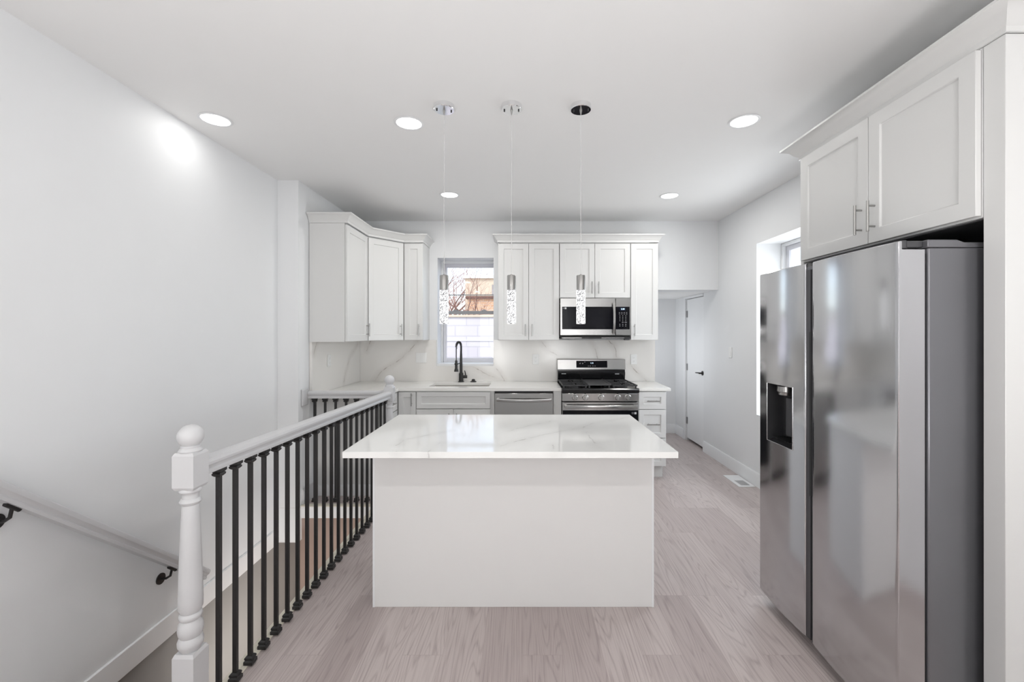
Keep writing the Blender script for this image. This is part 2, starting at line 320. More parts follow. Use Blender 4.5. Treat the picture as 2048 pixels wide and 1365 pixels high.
# ------------------------------------------------------------------ mesh helper
class G:
    def __init__(s): s.bm = bmesh.new(); s.M = Matrix.Identity(4)
    def v(s, *p): return s.bm.verts.new(s.M @ Vector(p))
    def f(s, vs):
        try: return s.bm.faces.new(vs)
        except ValueError: return None
    def box(s, x0, x1, y0, y1, z0, z1):
        c = [s.v(x, y, z) for z in (z0, z1) for x, y in ((x0, y0), (x1, y0), (x1, y1), (x0, y1))]
        for q in ((0, 3, 2, 1), (4, 5, 6, 7), (0, 1, 5, 4), (1, 2, 6, 5), (2, 3, 7, 6), (3, 0, 4, 7)):
            s.f([c[i] for i in q])
        return s
    def taper(s, z0, a, z1, b, cx=0, cy=0):   # frustum with square section half sizes a,b
        c = [s.v(cx + x * r, cy + y * r, z) for z, r in ((z0, a), (z1, b)) for x, y in ((-1, -1), (1, -1), (1, 1), (-1, 1))]
        for q in ((0, 3, 2, 1), (4, 5, 6, 7), (0, 1, 5, 4), (1, 2, 6, 5), (2, 3, 7, 6), (3, 0, 4, 7)):
            s.f([c[i] for i in q])
        return s
    def prism(s, poly, a0, a1, axis='z'):
        def P(u, w, t):
            return {'z': (u, w, t), 'y': (u, t, w), 'x': (t, u, w)}[axis]
        A = [s.v(*P(u, w, a0)) for u, w in poly]; B = [s.v(*P(u, w, a1)) for u, w in poly]
        s.f(A[::-1]); s.f(B); n = len(poly)
        for i in range(n): s.f([A[i], A[(i + 1) % n], B[(i + 1) % n], B[i]])
        return s
    def lathe(s, prof, cx=0, cy=0, n=28):
        rings = []
        for r, z in prof:
            if r < 1e-6: rings.append([s.v(cx, cy, z)])
            else: rings.append([s.v(cx + r * math.cos(2 * PI * k / n), cy + r * math.sin(2 * PI * k / n), z) for k in range(n)])
        for a, b in zip(rings, rings[1:]):
            for k in range(n):
                k2 = (k + 1) % n
                if len(a) == 1 and len(b) == 1: continue
                if len(a) == 1: s.f([a[0], b[k2], b[k]])
                elif len(b) == 1: s.f([a[k], a[k2], b[0]])
                else: s.f([a[k], a[k2], b[k2], b[k]])
        if len(rings[0]) > 1: s.f(rings[0][::-1])
        if len(rings[-1]) > 1: s.f(rings[-1])
        return s
    def tube(s, pts, r, n=10, caps=True):
        pts = [Vector(p) for p in pts]; rs = r if isinstance(r, (list, tuple)) else [r] * len(pts)
        t0 = (pts[1] - pts[0]).normalized()
        up = Vector((0, 0, 1)) if abs(t0.z) < 0.9 else Vector((1, 0, 0))
        nrm = t0.cross(up).normalized(); rings = []
        for i, p in enumerate(pts):
            if i == 0: t = t0
            elif i == len(pts) - 1: t = (pts[i] - pts[i - 1]).normalized()
            else: t = ((pts[i + 1] - pts[i]).normalized() + (pts[i] - pts[i - 1]).normalized()).normalized()
            nrm = (nrm - t * nrm.dot(t)).normalized(); bn = t.cross(nrm)
            rings.append([s.v(*(p + nrm * rs[i] * math.cos(2 * PI * k / n) + bn * rs[i] * math.sin(2 * PI * k / n))) for k in range(n)])
        for a, b in zip(rings, rings[1:]):
            for k in range(n): s.f([a[k], a[(k + 1) % n], b[(k + 1) % n], b[k]])
        if caps: s.f(rings[0][::-1]); s.f(rings[-1])
        return s
    def cyl(s, p0, p1, r, n=20): return s.tube([p0, p1], r, n)
    def sweep(s, path, prof):
        """prof: (outward, z); path: 2D points, outward is to the right of travel"""
        P = [Vector(p) for p in path]; rows = []
        for i, p in enumerate(P):
            def rt(a, b): d = (b - a).normalized(); return Vector((d.y, -d.x))
            if i == 0: m = rt(P[0], P[1])
            elif i == len(P) - 1: m = rt(P[-2], P[-1])
            else:
                a = rt(P[i - 1], p); b = rt(p, P[i + 1]); m = (a + b) / (1 + a.dot(b))
            rows.append([s.v(p.x + m.x * o, p.y + m.y * o, z) for o, z in prof])
        n = len(prof)
        for a, b in zip(rows, rows[1:]):
            for k in range(n): s.f([a[k], a[(k + 1) % n], b[(k + 1) % n], b[k]])
        s.f(rows[0][::-1]); s.f(rows[-1]); return s
    def shaker(s, w, h, fr=0.057, t=0.02, rec=0.009):
        """door slab, local x 0..w, front at y=-t, back at y=0, z 0..h"""
        O = [s.v(x, -t, z) for x, z in ((0, 0), (w, 0), (w, h), (0, h))]
        I = [s.v(x, -t, z) for x, z in ((fr, fr), (w - fr, fr), (w - fr, h - fr), (fr, h - fr))]
        e = 0.003
        R = [s.v(x, -t + rec, z) for x, z in ((fr + e, fr + e), (w - fr - e, fr + e), (w - fr - e, h - fr - e), (fr + e, h - fr - e))]
        B = [s.v(x, 0, z) for x, z in ((0, 0), (w, 0), (w, h), (0, h))]
        for k in range(4):
            j = (k + 1) % 4
            s.f([O[k], O[j], I[j], I[k]]); s.f([I[k], I[j], R[j], R[k]]); s.f([O[j], O[k], B[k], B[j]])
        s.f(R); s.f(B[::-1]); return s

OFF = {}
def obj(name, g, m, parent=None, bevel=0.0, seg=1, smooth=35, **props):
    bm = g.bm
    bmesh.ops.remove_doubles(bm, verts=bm.verts, dist=1e-6)
    bmesh.ops.recalc_face_normals(bm, faces=bm.faces)
    if smooth:
        a = math.radians(smooth)
        for fc in bm.faces: fc.smooth = True
        for e in bm.edges:
            if len(e.link_faces) != 2 or e.calc_face_angle(0) > a: e.smooth = False
    me = bpy.data.meshes.new(name); bm.to_mesh(me); bm.free()
    me.materials.append(m)
    o = bpy.data.objects.new(name, me); COL.objects.link(o)
    if parent:
        o.parent = parent; o.location = -OFF.get(parent.name, Vector((0, 0, 0)))
    if bevel:
        md = o.modifiers.new('bevel', 'BEVEL'); md.width = bevel; md.segments = seg; md.limit_method = 'ANGLE'; md.angle_limit = math.radians(40)
        md.harden_normals = False
    for k, v_ in props.items(): o[k] = v_
    return o
def part(name, g, m, parent, **k): return obj(name, g, m, parent, **k)
def struct(name, g, m, parent=None, **k):
    o = obj(name, g, m, parent, **k)
    if parent is None: o['kind'] = 'structure'
    return o
def tag(o, label, cat, group=None):
    o['label'] = label; o['category'] = cat
    if group: o['group'] = group
    return o
def thing(name, label, cat, loc=(0, 0, 0), rz=0.0, group=None, local=False):
    o = bpy.data.objects.new(name, None); COL.objects.link(o)
    o.location = loc; o.rotation_euler = (0, 0, rz); o.empty_display_size = 0.05
    OFF[o.name] = Vector((0, 0, 0)) if local else Vector(loc)
    return tag(o, label, cat, group)
def skeleton(name, loc=(0, 0, 0)):
    o = bpy.data.objects.new(name, None); COL.objects.link(o); o.location = loc; o['kind'] = 'structure'
    OFF[o.name] = Vector(loc); return o
def copy_tree(o, parent=None):
    kids = [c for c in bpy.data.objects if c.parent == o]
    c = o.copy(); COL.objects.link(c)
    if parent: c.parent = parent
    for k in kids: copy_tree(k, c)
    return c
def text(name, body, size, m, parent, loc, rz=0.0, depth=0.0004, **props):
    cu = bpy.data.curves.new(name, 'FONT'); cu.body = body; cu.size = size; cu.align_x = 'CENTER'; cu.align_y = 'CENTER'; cu.extrude = depth
    t = bpy.data.objects.new('tmp', cu); COL.objects.link(t); bpy.context.view_layer.update()
    me = bpy.data.meshes.new_from_object(t.evaluated_get(bpy.context.evaluated_depsgraph_get()))
    bpy.data.objects.remove(t); me.materials.clear(); me.materials.append(m)
    me.transform(Matrix.Translation(loc) @ Matrix.Rotation(rz, 4, 'Z') @ Matrix.Rotation(PI / 2, 4, 'X'))
    o = bpy.data.objects.new(name, me); COL.objects.link(o)
    if parent: o.parent = parent; o.location = -OFF.get(parent.name, Vector((0, 0, 0)))
    for k, v_ in props.items(): o[k] = v_
    return o

# ------------------------------------------------------------------ the room shell
XL, XJ, XR = -2.05, -1.876, 2.24
YB, CE = 5.0, 2.743
YN = -5.0
WT = 0.28
# stair opening
SX0, SX1, SY0, SY1 = XL, -1.245, 1.66, 3.72
FT = 0.10
BASE = -2.6
# floor: one slab with a hole for the stairs
g = G()
def fl(x0, x1, y0, y1): g.box(x0, x1, y0, y1, -FT, 0)
fl(SX1, XR, YN, 6.4); fl(XL, SX1, YN, SY0); fl(XL, SX1, SY1, 6.4); fl(XR, XR + .30, 5.41, 5.99)
struct('floor', g, M['floor'])
g = G().box(XL - .3, XR + .3, YN - .3, 5.3, CE, CE + .1)
struct('ceiling', g, M['ceiling'])
# left wall with its shallow pilaster, down to the skirt board in the stairwell
g = G().box(XL - .15, XL, YN, YB, 0, CE).box(XL - .15, XL, SY0, SY1 + .3, -.17, 0)
struct('wall_left', g, M['wall'])
g = G().box(XL, XJ, 3.66, YB, -.0, CE)
struct('wall_left_pilaster', g, M['wall'])
g = G().box(XL, XJ, 3.66, SY1, -.29, -0.001)
struct('trim_4', g, M['wall'])
g = G().box(XL - .13, XL + .012, SY0 - .3, 3.66, -.295, -.165)
struct('trim_1', g, M['trim'], bevel=0.003)
# stairwell below the floor
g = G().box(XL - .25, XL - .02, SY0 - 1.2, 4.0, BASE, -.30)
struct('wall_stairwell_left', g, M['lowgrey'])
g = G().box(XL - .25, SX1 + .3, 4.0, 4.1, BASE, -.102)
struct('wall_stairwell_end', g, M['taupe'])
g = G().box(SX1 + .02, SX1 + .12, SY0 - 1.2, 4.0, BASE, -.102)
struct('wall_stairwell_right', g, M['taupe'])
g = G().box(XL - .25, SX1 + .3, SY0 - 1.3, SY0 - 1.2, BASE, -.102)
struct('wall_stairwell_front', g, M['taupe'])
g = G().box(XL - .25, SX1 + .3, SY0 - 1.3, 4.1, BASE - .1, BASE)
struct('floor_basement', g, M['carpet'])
# white fascia at the far end of the opening, and pale nosing strip round the two open sides
g = G().box(XJ + .0, SX1 + .003, SY1 - .018, SY1 - .001, -.105, -.004)
struct('trim_2', g, M['trim'], bevel=0.002)
g = G().box(SX1 - .012, SX1 + .040, SY0 + .02, SY1 - .02, -.02, .006)
g.box(SX1 - .012, SX1 + .018, SY0 + .02, SY1 - .02, -.02, .009)
g.box(XJ, SX1 + .04, SY1 - .03, SY1 + .02, -.004, .006)
struct('trim_3', g, M['nosing'], bevel=0.003)

# back wall: window hole and the low passage on the right
WX0, WX1, WZ0, WZ1 = -.971, -.331, 1.10, 2.323
PX0, PZ1 = 1.515, 1.957
g = G()
WXR = -.268          # the window unit runs on behind the right jamb
YM = YB + .233
g.box(XL - .15, WX0, YB, YB + WT, 0, CE).box(WX1, PX0, YB, YM, 0, CE).box(WXR, PX0, YM, YB + WT, 0, CE)
g.box(WX0, WX1, YB, YM, 0, WZ0).box(WX0, WX1, YB, YM, WZ1, CE)
g.box(WX0, WXR, YM, YB + WT, 0, WZ0).box(WX0, WXR, YM, YB + WT, WZ1, CE)
g.box(PX0, XR, YB, YB + WT, PZ1, CE)
struct('wall_back', g, M['wall'], smooth=0)
# passage beyond
g = G().box(PX0, XR, YB + WT, 6.4, PZ1, PZ1 + .1); struct('ceiling_passage', g, M['ceiling'])
g = G().box(PX0 - .12, PX0, YB + WT, 6.4, 0, PZ1 + .1); struct('wall_passage_left', g, M['wall'])
g = G().box(PX0 - .12, XR + .3, 6.4, 6.5, 0, PZ1 + .1); struct('wall_passage_back', g, M['wall'])
# right wall: side window and the passage door
RY0, RY1, RZ0, RZ1 = 3.20, 4.188, .67, 2.317
DY0, DY1, DZ1 = 5.41, 5.99, 1.925
RT = .30
g = G()
g.box(XR, XR + RT, YN, RY0, 0, CE).box(XR, XR + RT, RY1, DY0, 0, CE)
g.box(XR, XR + RT, RY0, RY1, 0, RZ0).box(XR, XR + RT, RY0, RY1, RZ1, CE)
g.box(XR, XR + RT, DY1, 6.5, 0, CE).box(XR, XR + RT, DY0, DY1, DZ1, CE)
struct('wall_right', g, M['wall'], smooth=0)
# living-room end behind the camera
g = G().box(XL - .15, XR + RT, YN - .15, YN, 0, CE); struct('wall_front', g, M['wall'])

# baseboards
def base_prof(): return [(0.0, 0.0), (0.016, 0.0), (0.016, 0.115), (0.010, 0.130), (0.0, 0.132)]
g = G().sweep([(XR - .0005, RY0 + 2.2), (XR - .0005, 2.55)], [(o, z) for o, z in base_prof()])
struct('baseboard_right', g, M['trim'])
g = G().sweep([(PX0, 6.3995), (XR - .0005, 6.3995), (XR - .0005, DY1 + .062)], base_prof())
struct('baseboard_passage', g, M['trim'])
g = G().sweep([(XJ + .0005, 3.722), (XJ + .0005, 3.925)][::1], base_prof())
struct('baseboard_left', g, M['rail'])

# passage door
dr = skeleton('door_1', (XR, (DY0 + DY1) / 2, 0))
DX = XR + .012
g = G().box(DX, DX + .035, DY0 + .003, DY1 - .004, .035, DZ1 - .006)
part('door_leaf', g, M['trim'], dr, bevel=.0015)
g = G().box(XR + .11, XR + .13, DY0, DY1, 0, DZ1)
part('dark_interior', g, M['black'], dr)  # black sheet added to give the gap under the door its darkness
g = G().box(XR - .014, XR - .001, DY1 + .004, DY1 + .06, 0, DZ1 + .05).box(XR - .014, XR - .001, DY0 + .001, DY1 + .004, DZ1 + .003, DZ1 + .03)
part('door_casing', g, M['trim'], dr, bevel=.002)
for z in (.27, 1.00, 1.72):
    g = G().cyl((DX - .006, DY1 - .002, z - .045), (DX - .006, DY1 - .002, z + .045), .0065, 10).box(DX - .003, DX - .0005, DY1 - .03, DY1 - .002, z - .045, z + .045)
    part('hinge', g, M['hinge'], dr)
g = G().cyl((DX - .008, DY0 + .055, .96), (DX - .0005, DY0 + .055, .96), .028, 24)
g.cyl((DX - .05, DY0 + .055, .96), (DX - .008, DY0 + .055, .96), .010, 12)
g.tube([(DX - .045, DY0 + .045, .962), (DX - .047, DY0 + .09, .962), (DX - .045, DY0 + .17, .957)], [.009, .008, .006], 10)
part('door_handle', g, M['iron'], dr)

# back window (double hung): glass plane at Y=5.28
wy = YB + .235
WX1_ = WX1; WX1 = WXR
w = skeleton('window_1', ((WX0 + WX1) / 2, wy, WZ0))
g = G(); a, b_ = wy, wy + .075
g.box(WX0, WX0 + .022, a, b_, WZ0, WZ1).box(WX1 - .022, WX1, a, b_, WZ0, WZ1)
g.box(WX0 + .022, WX1 - .022, a, b_, WZ1 - .03, WZ1).box(WX0 + .022, WX1 - .022, a, b_, WZ0, WZ0 + .018)
part('window_frame', g, M['trim'], w, bevel=.002)
def sash(y0, y1, z0, z1, st, rt, rb, meet=None):
    x0, x1 = WX0 + .022, WX1 - .022
    q = G().box(x0, x0 + st, y0, y1, z0, z1).box(x1 - st, x1, y0, y1, z0, z1)
    if rb: q.box(x0 + st, x1 - st, y0, y1, z0, z0 + rb)
    if rt: q.box(x0 + st, x1 - st, y0, y1, z1 - rt, z1)
    s_ = part('sash', q, M['sash'], w, bevel=.002)
    q = G().box(x0 + st - .002, x1 - st + .002, (y0 + y1) / 2 - .002, (y0 + y1) / 2 + .002, z0 + rb - .002, z1 - rt + .002)
    o = obj('pane', q, M['glass'], s_); return s_
ZM = 1.715
part('storm_rail', G().box(WX0 + .04, WX1 - .04, wy + .069, wy + .0745, 1.918, 1.930), M['sashg'], w)
s1 = sash(wy + .040, wy + .068, ZM - .005, WZ1 - .03, .038, .042, .02)
s2 = sash(wy + .006, wy + .034, WZ0 + .018, ZM + .01, .038, .022, .045)
g = G().box(WX0 + .03, WX1 - .03, wy - .004, wy + .0055, ZM - .028, ZM + .012)
mr_ = part('meeting_rail', g, M['sashg'], w, bevel=.002)
for x in (-.80, -.46):
    g = G().box(x - .03, x + .03, wy - .002, wy + .03, ZM + .0125, ZM + .022).cyl((x, wy + .012, ZM + .02), (x, wy + .012, ZM + .03), .012, 14)
    obj('sash_lock', g, M['sashg'], mr_)
WX1 = WX1_
g = G().box(WX0 + .001, WX1 - .001, YB + .002, wy - .005, WZ0 + .0005, WZ0 + .012)
part('window_sill', g, M['trim'], w, bevel=.002)

# side window in the right wall
wx = XR + .235
w = skeleton('window_2', (wx, (RY0 + RY1) / 2, RZ0))
g = G(); a, b_ = wx, wx + .06
g.box(a, b_, RY0, RY0 + .03, RZ0, RZ1).box(a, b_, RY1 - .03, RY1, RZ0, RZ1)
g.box(a, b_, RY0 + .03, RY1 - .03, RZ1 - .03, RZ1).box(a, b_, RY0 + .03, RY1 - .03, RZ0, RZ0 + .02)
part('window_frame', g, M['trim'], w, bevel=.002)
zm = (RZ0 + RZ1) / 2
for (x0, z0, z1) in ((wx + .030, zm, RZ1 - .03), (wx + .004, RZ0 + .02, zm + .03)):
    q = G().box(x0, x0 + .024, RY0 + .03, RY0 + .075, z0, z1).box(x0, x0 + .024, RY1 - .075, RY1 - .03, z0, z1)
    q.box(x0, x0 + .024, RY0 + .075, RY1 - .075, z0, z0 + .04).box(x0, x0 + .024, RY0 + .075, RY1 - .075, z1 - .045, z1)
    s_ = part('sash', q, M['sash'], w, bevel=.002)
    q = G().box(x0 + .010, x0 + .014, RY0 + .073, RY1 - .073, z0 + .038, z1 - .043)
    obj('pane', q, M['glass'], s_)
g = G().box(XR + .002, wx - .001, RY0 + .001, RY1 - .001, RZ0 + .0005, RZ0 + .012)
part('window_sill', g, M['trim'], w, bevel=.002)

# ------------------------------------------------------------------ pull handles and cabinets
def pull(p, vertical=True, length=.128, r=.0058, out=.032):
    """bar pull in door coordinates; p = centre on the door face (x, yface, z)"""
    x, y, z = p; g = G(); h = length / 2; e = h - .022
    d = Vector((0, 0, 1)) if vertical else Vector((1, 0, 0))
    c = Vector((x, y - out, z))
    g.cyl(c - d * h, c + d * h, r, 12)
    for k in (-1, 1): g.cyl(c + d * e * k, Vector((x, y - .0002, z)) + d * e * k, r * .75, 10)
    return g
def add_door(root, M4, x, z, w, h, handle=None, name='door', fr=.057):
    g = G(); g.M = M4 @ Matrix.Translation((x, -.0015, z)); g.shaker(w, h, fr)
    d = part(name, g, M['cab'], root, bevel=.0015)
    if handle:
        hx, hz, vert, ln = handle
        q = pull((x + hx, -.0215, z + hz), vert, ln)
        q.bm.transform(M4)
        obj('handle', q, M['nickel'], d)
    return d
def cab(name, label, cat, loc, rz, group=None):
    """empty at the front lower left corner; parts in its local space: x right, y into the cabinet"""
    r = thing(name, label, cat, loc, rz, group, local=True); return r
I4 = Matrix.Identity(4)
UZ, UH, UD = 1.385, 1.045, .305
YF = 4.69                      # carcass front of the upper cabinets on the back wall
def upper(x0, x1, z0, label, doors, zt=UZ + UH, group='white upper cabinets on the back wall'):
    r = cab('upper_cabinet', label, 'cabinet', (x0, YF, z0), 0, group)
    w_, h_ = x1 - x0, zt - z0
    part('body', G().box(.0005, w_ - .0005, 0, YB - YF - .001, 0, h_), M['cab'], r, bevel=.001)
    for (a, b2, hx) in doors:
        add_door(r, I4, a - x0 + (.004 if a <= x0 + .01 else .002), .004, b2 - a - .006, h_ - .016, (hx, .105, True, .128))
    return r
upper(-.262, .394, UZ, 'tall white two-door upper cabinet between the window and the microwave', [(-.262, .066, .328 - .038), (.066, .394, .035)])
upper(.395, 1.153, 1.836, 'short white two-door upper cabinet directly above the microwave', [(.395, .772, .377 - .038), (.772, 1.153, .035)])
upper(1.154, 1.449, UZ, 'narrow white upper cabinet right of the microwave', [(1.154, 1.449, .035)])
upper(-1.274, -1.063, UZ, 'narrowest white upper cabinet, just left of the window', [(-1.266, -1.063, .203 - .045)])
# left wall upper (seen from its end) and the diagonal corner one
LX, LF = -1.8725, -1.56
r = cab('upper_cabinet', 'white upper cabinet on the left wall, its plain side panel facing the room', 'cabinet', (LF, 3.84, UZ), PI / 2, 'white upper cabinets on the back wall')
# local: x = world +Y, y = world -X
part('body', G().box(0, .524, 0, LF - LX, 0, UH), M['cab'], r, bevel=.001)
add_door(r, I4, .003, .004, .508, UH - .016, (.508 - .04, .105, True, .128))
r = cab('upper_cabinet', 'white diagonal corner upper cabinet between left wall and back wall', 'cabinet', (LX, 4.366, UZ), 0, 'white upper cabinets on the back wall')
cy = YB - 4.366 - .001; c1 = (LF - LX, .0); c2 = (-1.2755 - LX, YF - 4.366)
part('body', G().prism([(0, 0), c1, c2, (c2[0], cy), (0, cy)], 0, UH), M['cab'], r, bevel=.001)
dv = Vector((c2[0] - c1[0], c2[1] - c1[1])); ang = math.atan2(dv.y, dv.x); dl = dv.length
M4 = Matrix.Translation((c1[0], c1[1], 0)) @ Matrix.Rotation(ang, 4, 'Z')
add_door(r, M4, .014, .004, dl - .028, UH - .016, (dl - .070, .105, True, .128))
# crown mouldings
CZ = UZ + UH + .001
crown = [(0.0, CZ - .012), (.006, CZ - .012), (.006, CZ + .006), (.018, CZ + .018), (.030, CZ + .040), (.050, CZ + .055), (.056, CZ + .058), (.056, CZ + .068), (.0, CZ + .068)]
crown = [(o, z + .012) for o, z in crown]
g = G().sweep([(-.262, YB - .001), (-.262, YF - .022), (1.449, YF - .022), (1.449, YB - .001)][::-1], [(-o, z) for o, z in crown])
tag(obj('crown_molding', g, M['cab']), 'white crown molding topping the cabinets around the microwave', 'molding')
g = G().sweep([(LX + .001, 3.84 - .001), (LF + .022, 3.84 - .001), (LF + .022, 4.366 - .009), (-1.2755 + .01, YF - .022), (-1.063, YF - .022), (-1.063, YB - .001)], crown)
tag(obj('crown_molding', g, M['cab']), 'white angled crown molding topping the corner cabinets left of the window', 'molding')

# over-fridge cabinet and its tall panels (front faces -X, local x = world -Y)
FX = 1.58
r = cab('fridge_cabinet', 'large white two-door cabinet mounted above the stainless refrigerator', 'cabinet', (FX, 2.458, 1.862), -PI / 2)
fw, fh = .956, 2.446 - 1.862
part('body', G().box(0, fw, 0, XR - FX - .002, 0, fh), M['cab'], r, bevel=.001)
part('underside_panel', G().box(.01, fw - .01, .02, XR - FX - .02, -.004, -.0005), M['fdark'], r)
sp = 2.458 - 1.973
add_door(r, I4, .004, .006, sp - .006, fh - .012, (sp - .006 - .036, .115, True, .135), fr=.06)
add_door(r, I4, sp + .001, .006, fw - sp - .004, fh - .012, (.036, .115, True, .135), fr=.06)
g = G().box(FX, XR - .001, 1.431, 1.500, 0, 2.446)
tag(obj('tall_side_panel', g, M['cab'], bevel=.0015), 'thick white floor to ceiling height panel nearest the camera beside the refrigerator', 'panel')
g = G().box(FX, XR - .001, 2.460, 2.485, 0, 2.446)
tag(obj('tall_side_panel', g, M['cab'], bevel=.0015), 'thin white tall panel on the far side of the refrigerator', 'panel')
dz = 2.447 - crown[0][1]
g = G().sweep([(XR - .001, 2.486), (FX, 2.486), (FX, 1.430), (XR - .001, 1.430)], [(o * 1.35, z + dz + (z - crown[0][1]) * .0) for o, z in crown])
tag(obj('crown_molding', g, M['cab']), 'long white crown molding above the refrigerator cabinet', 'molding')

# base cabinets
BZ, BT = .115, .883
YC = 4.39                       # base carcass front
def base(x0, x1, label, zlow=BZ, toe=True, group='white base cabinets along the back wall', depth=None):
    r = cab('base_cabinet', label, 'cabinet', (x0, YC, 0), 0, group)
    q = G().box(.0005, x1 - x0 - .0005, 0, YB - YC - .024, zlow, BT)
    part('body', q, M['cab'], r, bevel=.001)
    if toe: part('toe_kick', G().box(.0005, x1 - x0 - .018, .06, YB - YC - .03, 0, zlow - .0005), M['cab'], r)
    return r
r = base(-1.269, -1.062, 'narrow white base cabinet with a tall pull, next to the far newel post')
add_door(r, I4, .030, BZ + .006, .172, BT - BZ - .016, (.135, .68, True, .128), fr=.05)
# sink base: hollow so the basin can hang inside
r = cab('base_cabinet', 'wide white sink base cabinet with a false drawer front, left of the dishwasher', 'cabinet', (-1.061, YC, 0), 0, 'white base cabinets along the back wall')
W_ = .779
q = G().box(0, .018, 0, .585, BZ, BT).box(W_ - .046, W_, 0, .585, BZ, BT).box(.018, W_ - .046, 0, .585, BZ, BZ + .018).box(.018, W_ - .046, .567, .585, BZ + .018, BT)
q.box(.018, W_ - .046, 0, .02, .69, .708).box(.018, W_ - .046, 0, .02, BT - .015, BT)
part('body', q, M['cab'], r)
part('toe_kick', G().box(0, W_, .06, .58, 0, BZ - .0005), M['cab'], r)
add_door(r, I4, .003, .708, W_ - .044, .166, None, 'drawer_front', fr=.045)
add_door(r, I4, .003, BZ + .006, (W_ - .044) / 2 - .0015, .700 - BZ - .006, ((W_ - .044) / 2 - .04, .48, True, .128))
add_door(r, I4, .003 + (W_ - .044) / 2 + .0015, BZ + .006, (W_ - .044) / 2 - .0015, .700 - BZ - .006, (.036, .48, True, .128))
g = G().box(.309, .388, YC - .018, YB - .03, 0, BT)
tag(obj('filler_panel', g, M['cab'], bevel=.001), 'narrow white filler panel between dishwasher and range', 'panel')
r = base(1.156, 1.440, 'white three-drawer base cabinet right of the range', .126)
for z0, z1 in ((.703, .874), (.415, .696), (.132, .408)):
    add_door(r, I4, .006, z0, .272, z1 - z0, (.136, (z1 - z0) / 2 - .002, False, .128), 'drawer', fr=.05)
# left run under the corner (drawers face +X; only its end panel faces the camera)
r = cab('base_cabinet', 'white corner base cabinet behind the stair railing, plain end panel facing the room', 'cabinet', (-1.27, 3.94, 0), PI / 2, 'white base cabinets along the back wall')
part('body', G().box(0, 1.035, 0, .585, .0, BT), M['cab'], r, bevel=.001)
for z0, z1 in ((.70, .872), (.41, .693), (.12, .403)):
    add_door(r, I4, .006, z0, .42, z1 - z0, (.21, (z1 - z0) / 2, False, .128), 'drawer', fr=.05)
g = G().box(XJ + .004, XJ + .0285, 3.92, 3.938, 0, .882)
part('scribe_strip', G().box(-.014, -.002, 0.0, .59, 0, .10), M['trim'], r, bevel=.002)

# ------------------------------------------------------------------ worktops, backsplash, sink
CT0, CT1 = .884, .914
SK = (-.965, -.345, 4.50, 4.83)   # sink cut-out
g = G()
x0, x1 = XJ + .002, .388
def ctop(a, b_, c, d): g.box(a, b_, c, d, CT0, CT1)
ctop(x0, -1.235, 3.86, 4.36); ctop(x0, SK[0], 4.36, YB - .002)
ctop(SK[1], x1, 4.36, YB - .002); ctop(SK[0], SK[1], 4.36, SK[2]); ctop(SK[0], SK[1], SK[3], YB - .002)
tag(obj('countertop', g, M['ctop'], smooth=0), 'long white veined quartz worktop running under the window to the range', 'countertop')
g = G().prism([(1.149, 4.36), (1.478, 4.36), (1.505, YB - .002), (1.149, YB - .002)], CT0, CT1)
tag(obj('countertop', g, M['ctop'], bevel=.002), 'short white quartz worktop over the drawers right of the range', 'countertop')
# sink basin
t = .006; a, b_, c, d = SK[0] + .003, SK[1] - .003, SK[2] + .003, SK[3] - .003
g = G()
g.box(a, b_, c, d, .69, .696).box(a, a + t, c, d, .696, CT1 - .033).box(b_ - t, b_, c, d, .696, CT1 - .033)
g.box(a + t, b_ - t, c, c + t, .696, CT1 - .033).box(a + t, b_ - t, d - t, d, .696, CT1 - .033)
sk_ = thing('sink', 'rectangular undermount sink set in the worktop below the window', 'sink', ((a + b_) / 2, (c + d) / 2, .69))
part('basin', g, M['sink'], sk_)
part('drain', G().lathe([(.0, .6962), (.04, .6962), (.044, .6985), (.030, .6985), (.02, .697), (0, .697)], (a + b_) / 2, (c + d) / 2 + .05), M['steelx'], sk_)
# backsplash slabs
SZ0, SZ1 = .9145, 1.3845
g = G()
xs = XJ + .0275
g.box(xs, WX0 - .012, YB - .022, YB - .002, SZ0, SZ1)
g.box(WX0 - .012, WX1, YB - .022, YB - .002, SZ0, WZ0 - .012)
g.box(WX1, 1.508, YB - .022, YB - .002, SZ0, SZ1)
tag(obj('backsplash', g, M['splash'], smooth=0), 'cream marble-look slab backsplash along the back wall below the cabinets', 'backsplash')
g = G().box(XJ + .002, XJ + .026, 3.845, YB - .003, SZ0, SZ1)
tag(obj('backsplash', g, M['splash'], bevel=.001), 'cream marble-look slab on the left wall beneath the side-panel cabinet', 'backsplash')

# ------------------------------------------------------------------ island
isl = thing('kitchen_island', 'big white island with plain panel front and overhanging quartz top', 'island', (-.05, 2.6, 0))
part('body', G().box(-.798, .700, 2.336, 2.90, 0, CT0 - .0005), M['island'], isl, bevel=.0015)
for xa, xb_ in ((-.7995, -.7885), (.690, .7015)): part('corner_trim', G().box(xa, xb_, 2.3345, 2.3475, 0, CT0 - .001), M['trim'], isl)
part('tabletop', G().box(-.835, .722, 2.025, 2.950, CT0, CT1), M['top'], isl, bevel=.0015)

# ------------------------------------------------------------------ range
RX0, RX1 = .3905, 1.1475
rg = thing('gas_range', 'stainless and black freestanding gas range under the microwave', 'stove', ((RX0 + RX1) / 2, 4.66, 0))
part('body', G().box(RX0, RX1, 4.375, 4.965, .03, .905), M['enamel'], rg, bevel=.002)
for x in (RX0 + .04, RX1 - .04):
    for y in (4.43, 4.9): part('leveling_foot', G().cyl((x, y, 0), (x, y, .029), .018, 12), M['black'], rg)
